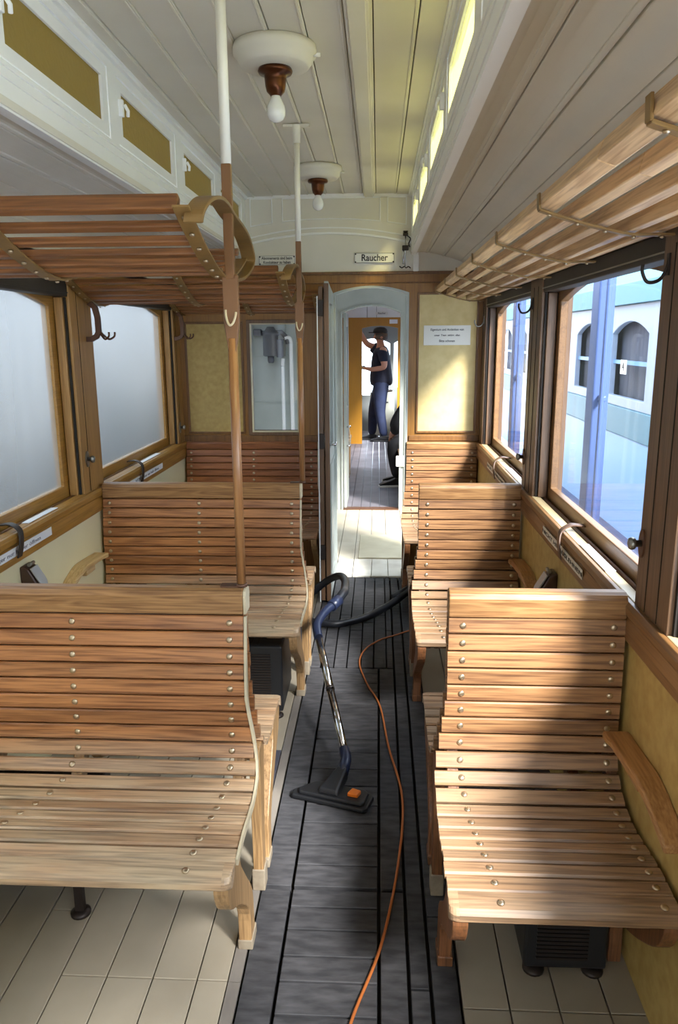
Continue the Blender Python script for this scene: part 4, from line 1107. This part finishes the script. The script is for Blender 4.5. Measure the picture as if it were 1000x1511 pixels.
# ---------------------------------------------------------------- vacuum cleaner
t = thing('vacuum_cleaner', 'black vacuum cleaner with chrome tube and floor head lying in the aisle', 'vacuum cleaner', (0, 0, 0))
hd = MB()
A = R(-17); ca, sa = math.cos(A), math.sin(A); hc = Vector((-.155, 2.40))
def hp(u, v): return (hc.x + u * ca - v * sa, hc.y + u * sa + v * ca)
out = [(-.145, -.02), (-.135, -.05), (.13, -.055), (.145, -.04), (.145, .03), (.13, .05), (-.06, .05), (-.09, .045)]
hd.prism([hp(*p) for p in out], .004, .022, 'z')
out2 = [(-.12, -.022), (-.11, -.042), (.12, -.045), (.13, -.035), (.128, .028), (.11, .042), (-.06, .042), (-.085, .03)]
hd.prism([hp(*p) for p in out2], .02, .036, 'z')
h_ = hd.build('floor_head', 'black', t, bevel=.006, bseg=3, weld=False)
nk = MB(); a0 = hp(-.0, .0); a1 = hp(.02, .12)
rot = Matrix.Rotation(A, 3, 'Z')
nk.add([Vector((*hp(-.045, -.035), .034)), Vector((*hp(.035, -.035), .034)), Vector((*hp(.03, .09), .03)), Vector((*hp(-.01, .09), .03)),
        Vector((*hp(-.04, -.03), .056)), Vector((*hp(.03, -.03), .056)), Vector((*hp(.028, .085), .085)), Vector((*hp(-.008, .085), .085))],
       [(3, 2, 1, 0), (4, 5, 6, 7), (0, 1, 5, 4), (1, 2, 6, 5), (2, 3, 7, 6), (3, 0, 4, 7)])
nk.build('head_neck', 'black', t, bevel=.008, bseg=3)
pd = MB(); pd.prism([hp(.062, -.018), hp(.10, -.018), hp(.105, .012), hp(.07, .018)], .034, .05, 'z'); pd.build('pedal', 'orange', t, bevel=.004)
pa = Vector((*hp(.012, .075), .06)); pb_ = Vector((-.113, 2.545, .085)); pc = Vector((-.262, 3.16, .315))
MB().tube([pa, pa.lerp(pb_, .6) + Vector((.006, 0, .01)), pb_, pb_.lerp(pc, .05)], [.022, .021, .021, .0195], 14).build('swivel_joint', 'navy', t)
MB().tube([pb_, pb_.lerp(pc, .52)], .0155, 16).build('tube_lower', 'chrome', t)
MB().tube([pb_.lerp(pc, .5), pb_.lerp(pc, .515)], .018, 16).build('tube_collar', 'iron', t)
MB().tube([pb_.lerp(pc, .5), pc], .0165, 16).build('tube_upper', 'chrome', t)
hdl = spline([pc - (pc - pb_).normalized() * .02, pc, pc + Vector((-.006, .05, .03)), pc + Vector((.025, .13, .06)), pc + Vector((.07, .2, .075))], 6)
MB().tube(hdl, .020, 14).build('bent_handle', 'navy', t)
ht = hdl[-1]
MB().tube([ht - Vector((.02, .03, .006)), ht + Vector((.012, .03, .006))], .026, 16).build('hose_cuff', 'navy', t)
hose = spline([ht, ht + Vector((.03, .12, .01)), (-.165, 3.70, .34), (-.175, 3.95, .31), (-.215, 4.15, .27), (-.29, 4.28, .20), (-.40, 4.30, .10), (-.48, 4.20, .035), (-.44, 4.07, .03), (-.33, 4.04, .03), (-.22, 4.02, .03), (-.08, 4.11, .03), (.05, 4.28, .035), (.13, 4.38, .055), (.21, 4.43, .10)], 10)
rr = [.0205 + .0014 * (k % 2) for k in range(len(hose))]
MB().tube(hose, rr, 14).build('hose', 'hose', t)
MB().tube([(.10, 4.40, .05), (.21, 4.45, .10)], .027, 14).build('hose_end', 'black', t)
MB().lathe([(.02, .0), (.12, .0), (.125, .012), (.125, .03), (.02, .03)], 32, (0, 0, 0), 'x').build('wheel', 'black', t).location = (.195, 4.33, .127)
cbd = MB().lathe([(.05, -.2), (.10, -.18), (.125, -.1), (.13, .05), (.11, .16), (.04, .2)], 28, (0, 0, 0), 'y').build('canister', 'black', t); cbd.location = (.36, 4.34, .135)

cord = spline([(-.10, 1.30, .006), (-.053, 1.506, .006), (.02, 1.75, .006), (.075, 2.1, .006), (.093, 2.42, .006), (.05, 2.75, .006), (.015, 3.10, .006), (-.045, 3.32, .006), (-.086, 3.55, .006), (-.06, 3.72, .006), (.016, 3.85, .006), (.10, 3.92, .006), (.206, 4.02, .006), (.30, 4.12, .02)], 10)
o = MB().tube(cord, .0042, 8).build('power_cord', 'cord'); tag(o, 'orange power cord winding along the dark aisle floor', 'cord')

# ---------------------------------------------------------------- people
def skinned(name, chains, m, parent=None, sub=2):
    """chains: list of (list of (point, radius)); first point of the first chain is the root; equal points are shared"""
    bm = bmesh.new(); lay = bm.verts.layers.skin.verify(); idx = {}
    def V(p, r_):
        k = tuple(round(c, 4) for c in p)
        if k not in idx:
            v = bm.verts.new(p); v[lay].radius = (r_, r_) if not isinstance(r_, tuple) else r_; idx[k] = v
        return idx[k]
    first = None
    for ch in chains:
        pv = None
        for p, r_ in ch:
            v = V(p, r_)
            if first is None: first = v; v[lay].use_root = True
            if pv is not None and pv is not v and not bm.edges.get((pv, v)): bm.edges.new((pv, v))
            pv = v
    me = bpy.data.meshes.new(name); bm.to_mesh(me); bm.free()
    o = bpy.data.objects.new(name, me); COL.objects.link(o)
    sk = o.modifiers.new('skin', 'SKIN'); sk.use_smooth_shade = True; sk.branch_smoothing = .6
    ss = o.modifiers.new('sub', 'SUBSURF'); ss.levels = sub; ss.render_levels = sub
    dg = bpy.context.evaluated_depsgraph_get(); me2 = bpy.data.meshes.new_from_object(o.evaluated_get(dg))
    bpy.data.objects.remove(o)
    me2.materials.clear(); me2.materials.append(M[m])
    for p_ in me2.polygons: p_.use_smooth = True
    o = bpy.data.objects.new(name, me2); COL.objects.link(o)
    if parent: o.parent = parent
    return o
def hand(ch, wrist, dirv, nrm, curl=.5, s=1.0):
    """palm and five fingers continuing the arm chain"""
    dv = Vector(dirv).normalized(); nv = Vector(nrm).normalized(); sv = dv.cross(nv).normalized(); w_ = Vector(wrist)
    palm = w_ + dv * .05 * s
    ch.append([(tuple(w_), .024 * s), (tuple(palm), (.034 * s, .018 * s))])
    for i, (o_, L_) in enumerate(((-.028, .07), (-.010, .082), (.010, .078), (.028, .062))):
        b = palm + dv * .035 * s + sv * o_ * s
        p1 = b + dv * L_ * .45 * s; p2 = p1 + (dv * math.cos(curl) + nv * math.sin(curl)) * L_ * .32 * s; p3 = p2 + (dv * math.cos(curl * 2) + nv * math.sin(curl * 2)) * L_ * .25 * s
        ch.append([(tuple(palm), (.034 * s, .018 * s)), (tuple(b), .010 * s), (tuple(p1), .009 * s), (tuple(p2), .008 * s), (tuple(p3), .007 * s)])
    tb = w_ + dv * .03 * s + sv * .03 * s; t1 = tb + (dv * .6 + sv * .6 + nv * .3) * .04 * s; t2 = t1 + (dv * .9 + nv * .3) * .03 * s
    ch.append([(tuple(w_), .024 * s), (tuple(tb), .012 * s), (tuple(t1), .010 * s), (tuple(t2), .008 * s)])

def shoe(parent, loc, rz, m1='black', m2='rubber', name='shoe'):
    o = MB(); n = 8
    prof = [(-.085, .035), (-.09, .075), (-.05, .10), (.0, .095), (.06, .07), (.13, .05), (.17, .035), (.175, .02), (-.085, .02)]
    vs = []; W = [.034, .032, .030, .034, .042, .045, .036, .036, .034]
    for s_ in (-1, 1):
        for (a, b), w_ in zip(prof, W): vs.append((a, s_ * w_, b))
    k = len(prof)
    fs = [tuple(range(k)), tuple(range(k, 2 * k))[::-1]] + [(i, (i + 1) % k, k + (i + 1) % k, k + i) for i in range(k)]
    o.add(vs, fs); u = o.build(name, m1, parent, bevel=.008, bseg=3); u.location = loc; u.rotation_euler.z = rz
    so = MB().prism([(-.09, -.036), (.05, -.044), (.13, -.047), (.178, -.03), (.182, 0), (.178, .03), (.13, .047), (.05, .044), (-.09, .036), (-.1, 0)], 0, .022, 'z').build('sole', m2, u, bevel=.004)
    return u

# standing man in the far cab, seen from his right rear three quarter / profile to the left
MX, MY = .04, 12.05
t = thing('person', 'man in cap, navy shirt and jeans standing in the far cab, one arm raised', 'person', (MX, MY, 0))
t.scale = (1.12, 1.12, 1.0)
pel = (0.01, 0, .93); wai = (.005, 0, 1.07); che = (.0, 0, 1.28); nb_ = (.015, 0, 1.43); nk_ = (.0, 0, 1.50); 
ch = [[(pel, .13), (wai, .125), (che, .14), (nb_, .085), (nk_, .052), ((-.012, 0, 1.57), .062), ((-.022, 0, 1.63), .088), ((-.010, 0, 1.685), .082), ((-.008, 0, 1.72), .055)]]
ch.append([((-.022, 0, 1.63), .088), ((-.085, 0, 1.60), .034), ((-.108, 0, 1.605), .014)])
ch.append([((-.012, 0, 1.57), .062), ((-.06, 0, 1.555), .038)])
# right arm (near the viewer) bent forward
ra = [(nb_, .085), ((.03, -.17, 1.40), .062), ((.05, -.21, 1.15), .047), ((-.12, -.17, 1.12), .036), ((-.24, -.13, 1.15), .027)]
ch.append(ra); hand(ch, ra[-1][0], (-1, .2, .1), (0, .3, -1), .6)
la = [(nb_, .085), ((-.02, .17, 1.42), .062), ((-.20, .18, 1.50), .046), ((-.30, .15, 1.70), .034), ((-.315, .14, 1.80), .027)]
ch.append(la); hand(ch, la[-1][0], (-.1, 0, 1), (-1, 0, 0), .6)
lr = [(pel, .13), ((.0, -.09, .86), .10), ((-.01, -.11, .48), .066), ((.06, -.11, .10), .042)]
ll = [(pel, .13), ((.0, .09, .86), .10), ((-.10, .10, .48), .066), ((-.12, .10, .10), .042)]
ch += [lr, ll]
body = skinned('body', ch, 'skin', t)
sh = [[((.01, 0, .84), .15), ((.01, 0, .92), .175), ((.005, 0, 1.0), .172), (wai, .165), (che, .175), (nb_, .14), ((.002, 0, 1.47), .09)],
      [(nb_, .14), ((.03, -.17, 1.40), .092), ((.045, -.20, 1.22), .068)], [(nb_, .14), ((-.02, .17, 1.42), .09), ((-.13, .178, 1.47), .066)]]
skinned('shirt', sh, 'shirt', t)
je = [[((.01, 0, 1.0), .150), ((.01, 0, .90), .165), ((.0, -.09, .82), .125), ((-.01, -.11, .48), .080), ((.055, -.11, .07), .062)], [((.01, 0, .90), .165), ((.0, .09, .82), .125), ((-.10, .10, .48), .080), ((-.12, .10, .07), .062)]]
skinned('jeans', je, 'jeans', t)
hr = MB().lathe([(.088, -.07), (.094, -.03), (.092, .02)], 20, (.004, 0, 1.64)).build('hair', 'hair', t)
cp = MB().lathe([(.098, .0), (.100, .03), (.088, .065), (.05, .088), (.004, .094)], 24, (-.008, 0, 1.665)); cp.prism([(-.10 - .07 * math.sin(math.pi * k / 8), -.075 + .15 * k / 8) for k in range(9)] + [(-.06, .07), (-.06, -.07)], 1.668, 1.68, 'z')
cp.build('cap', 'cap', t)
for s_ in (-1, 1): MB().lathe([(.001, -.008), (.016, -.006), (.02, .002), (.012, .008)], 12, (.008, s_ * .09, 1.60), 'y').build('ear', 'skin', body)
for s_ in (-1, 1): MB().lathe([(.001, -.005), (.008, 0), (.001, .005)], 8, (-.098, s_ * .035, 1.635), 'x').build('eye', 'ink', body)
MB().box((-.097, -.022, 1.565), (-.09, .022, 1.571)).build('mouth', mat('lips', (150, 84, 76), .5), body)
MB().tube([(-.238, -.155, 1.15), (-.236, -.105, 1.15)], .03, 14).build('wristwatch', 'steel', t)
shoe(t, (.035, -.11, 0), math.pi, 'black', 'black'); shoe(t, (-.14, .10, 0), math.pi, 'black', 'black')

# seated person in black on the right of the next saloon: only back, arm and leg show past the door frame
t = thing('person', 'seated person in black clothes leaning forward at the right of the far aisle', 'person', (.0, 8.35, 0))
pel = (.50, 0, .57); 
ch = [[(pel, .13), ((.48, 0, .70), .13), ((.42, 0, .84), .135), ((.38, 0, .95), .08), ((.36, 0, 1.0), .05), ((.34, 0, 1.07), .075), ((.335, 0, 1.14), .08)]]
ar = [((.38, 0, .95), .08), ((.33, -.17, .88), .06), ((.20, -.20, .66), .045), ((.17, -.10, .57), .033), ((.15, -.06, .56), .026)]
al = [((.38, 0, .95), .08), ((.33, .17, .88), .06), ((.20, .20, .66), .045), ((.17, .12, .58), .033), ((.15, .07, .57), .026)]
ch += [ar, al]; hand(ch, ar[-1][0], (-.1, .8, -.4), (.5, .3, -.6), .6, .85); hand(ch, al[-1][0], (-.1, -.8, -.4), (.5, -.3, -.6), .6, .85)
ch += [[(pel, .13), ((.46, -.09, .54), .09), ((.15, -.13, .47), .066), ((.22, -.13, .1), .042)], [(pel, .13), ((.46, .09, .54), .09), ((.15, .13, .47), .066), ((.25, .13, .1), .042)]]
body = skinned('body', ch, 'skin', t)
jk = [[((.50, 0, .60), .15), ((.48, 0, .70), .155), ((.42, 0, .84), .16), ((.38, 0, .95), .11), ((.365, 0, .985), .07)],
      [((.38, 0, .95), .11), ((.33, -.17, .88), .085), ((.20, -.20, .66), .075), ((.172, -.11, .58), .052)], [((.38, 0, .95), .11), ((.33, .17, .88), .085), ((.20, .20, .66), .075), ((.172, .13, .59), .052)]]
skinned('jacket', jk, 'blackcloth', t)
tr_ = [[((.50, 0, .57), .145), ((.46, -.09, .54), .105), ((.15, -.13, .47), .085), ((.22, -.13, .09), .058)], [((.50, 0, .57), .145), ((.46, .09, .54), .105), ((.15, .13, .47), .085), ((.25, .13, .09), .058)]]
skinned('trousers', tr_, 'blackcloth', t)
MB().lathe([(.085, -.05), (.092, .0), (.085, .045), (.05, .075), (.004, .085)], 20, (.34, 0, 1.135)).build('hair', 'hair', t)
shoe(t, (.19, -.13, 0), math.pi + .2, 'black', 'rubber'); shoe(t, (.23, .13, 0), math.pi - .1, 'black', 'rubber')

# ================================================================ OUTSIDE
o = MB().box((-12, -14, -.75), (14, 30, -.7)).build('ground', 'pave'); struct(o, 'pale ground outside')
# left: a hanging grey sheet close to the windows
sh = MB(); n = 160; vs = []; y0_, y1_ = -6, 16
for k in range(n + 1):
    yy = y0_ + (y1_ - y0_) * k / n; xx = -2.25 + .035 * math.sin(yy * 5.1) + .02 * math.sin(yy * 13.7 + 1)
    vs += [(xx, yy, -.7), (xx, yy, 2.25), (xx - .012, yy, 2.25), (xx - .012, yy, -.7)]
fs = [(i * 4 + k, i * 4 + (k + 1) % 4, i * 4 + 4 + (k + 1) % 4, i * 4 + 4 + k) for i in range(n) for k in range(4)] + [(0, 1, 2, 3), tuple(range(4 * n, 4 * n + 4))]
o = sh.add(vs, fs, True).build('dust_sheet', 'tarp'); tag(o, 'large grey sheet hanging outside the left windows', 'sheet')
# right: neighbouring tram
NX = 2.45
t = thing('tram_car', 'sky blue and ivory tram standing outside the right windows', 'tram', (NX, 0, -.7))
zz = lambda v: v + .7
MB().box((0, 1.0, zz(-.35)), (2.0, 16, zz(.62))).build('lower_body', 'nb_blue', t, bevel=.02)
MB().box((-.012, 1.0, zz(.62)), (2.0, 16, zz(.90))).build('waist_band', 'nb_teal', t, bevel=.01)
wins = [(1.3 + i * 1.45, 2.6 + i * 1.45) for i in range(10)]
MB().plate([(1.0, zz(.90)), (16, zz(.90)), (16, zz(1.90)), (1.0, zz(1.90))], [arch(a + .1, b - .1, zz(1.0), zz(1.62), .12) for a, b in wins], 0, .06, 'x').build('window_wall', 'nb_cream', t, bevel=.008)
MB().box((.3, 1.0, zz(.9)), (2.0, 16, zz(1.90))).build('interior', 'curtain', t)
for a, b in wins:
    MB().box((.03, a + .08, zz(1.32)), (.05, b - .08, zz(1.36))).build('window_bar', 'nb_blue', t)
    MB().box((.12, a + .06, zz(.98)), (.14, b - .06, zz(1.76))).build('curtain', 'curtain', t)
rp = [(-.06, zz(1.90)), (-.02, zz(2.1)), (.25, zz(2.32)), (.7, zz(2.5)), (1.4, zz(2.5)), (2.0, zz(2.3)), (2.0, zz(1.90))]
MB().prism(rp, .9, 16, 'y').build('roof', mat('teal_roof_paint', (48, 112, 128), .5), t)
np_ = thing('number_plate', 'ivory plate with the number 4 on the neighbouring tram window', 'plate', (NX - .02, 7.78, 1.30))
MB().box((-.008, -.09, -.07), (.0, .09, .07)).build('plate', 'enamel', np_, bevel=.002)
text('numeral', '4', .13, (-.0095, 0, 0), (R(90), 0, R(-90)), 'ink', np_, depth=.001)
for i, yy in enumerate((2.2, 5.0, 7.9)):
    o = MB().box((1.35, yy - .1, -.7), (1.45, yy + .06, 3.2)).box((1.37, yy - .2, -.7), (1.40, yy - .16, 3.2)).box((1.38, yy - .2, 1.2), (1.41, yy - .05, 1.24)).build('steel_post', 'colpaint', bevel=.01, weld=False)
    tag(o, ['slate blue steel post outside, nearest the viewer', 'slate blue steel post outside the nearest right window', 'slate blue steel post outside the farther right window'][i], 'post', 'posts between the trams')
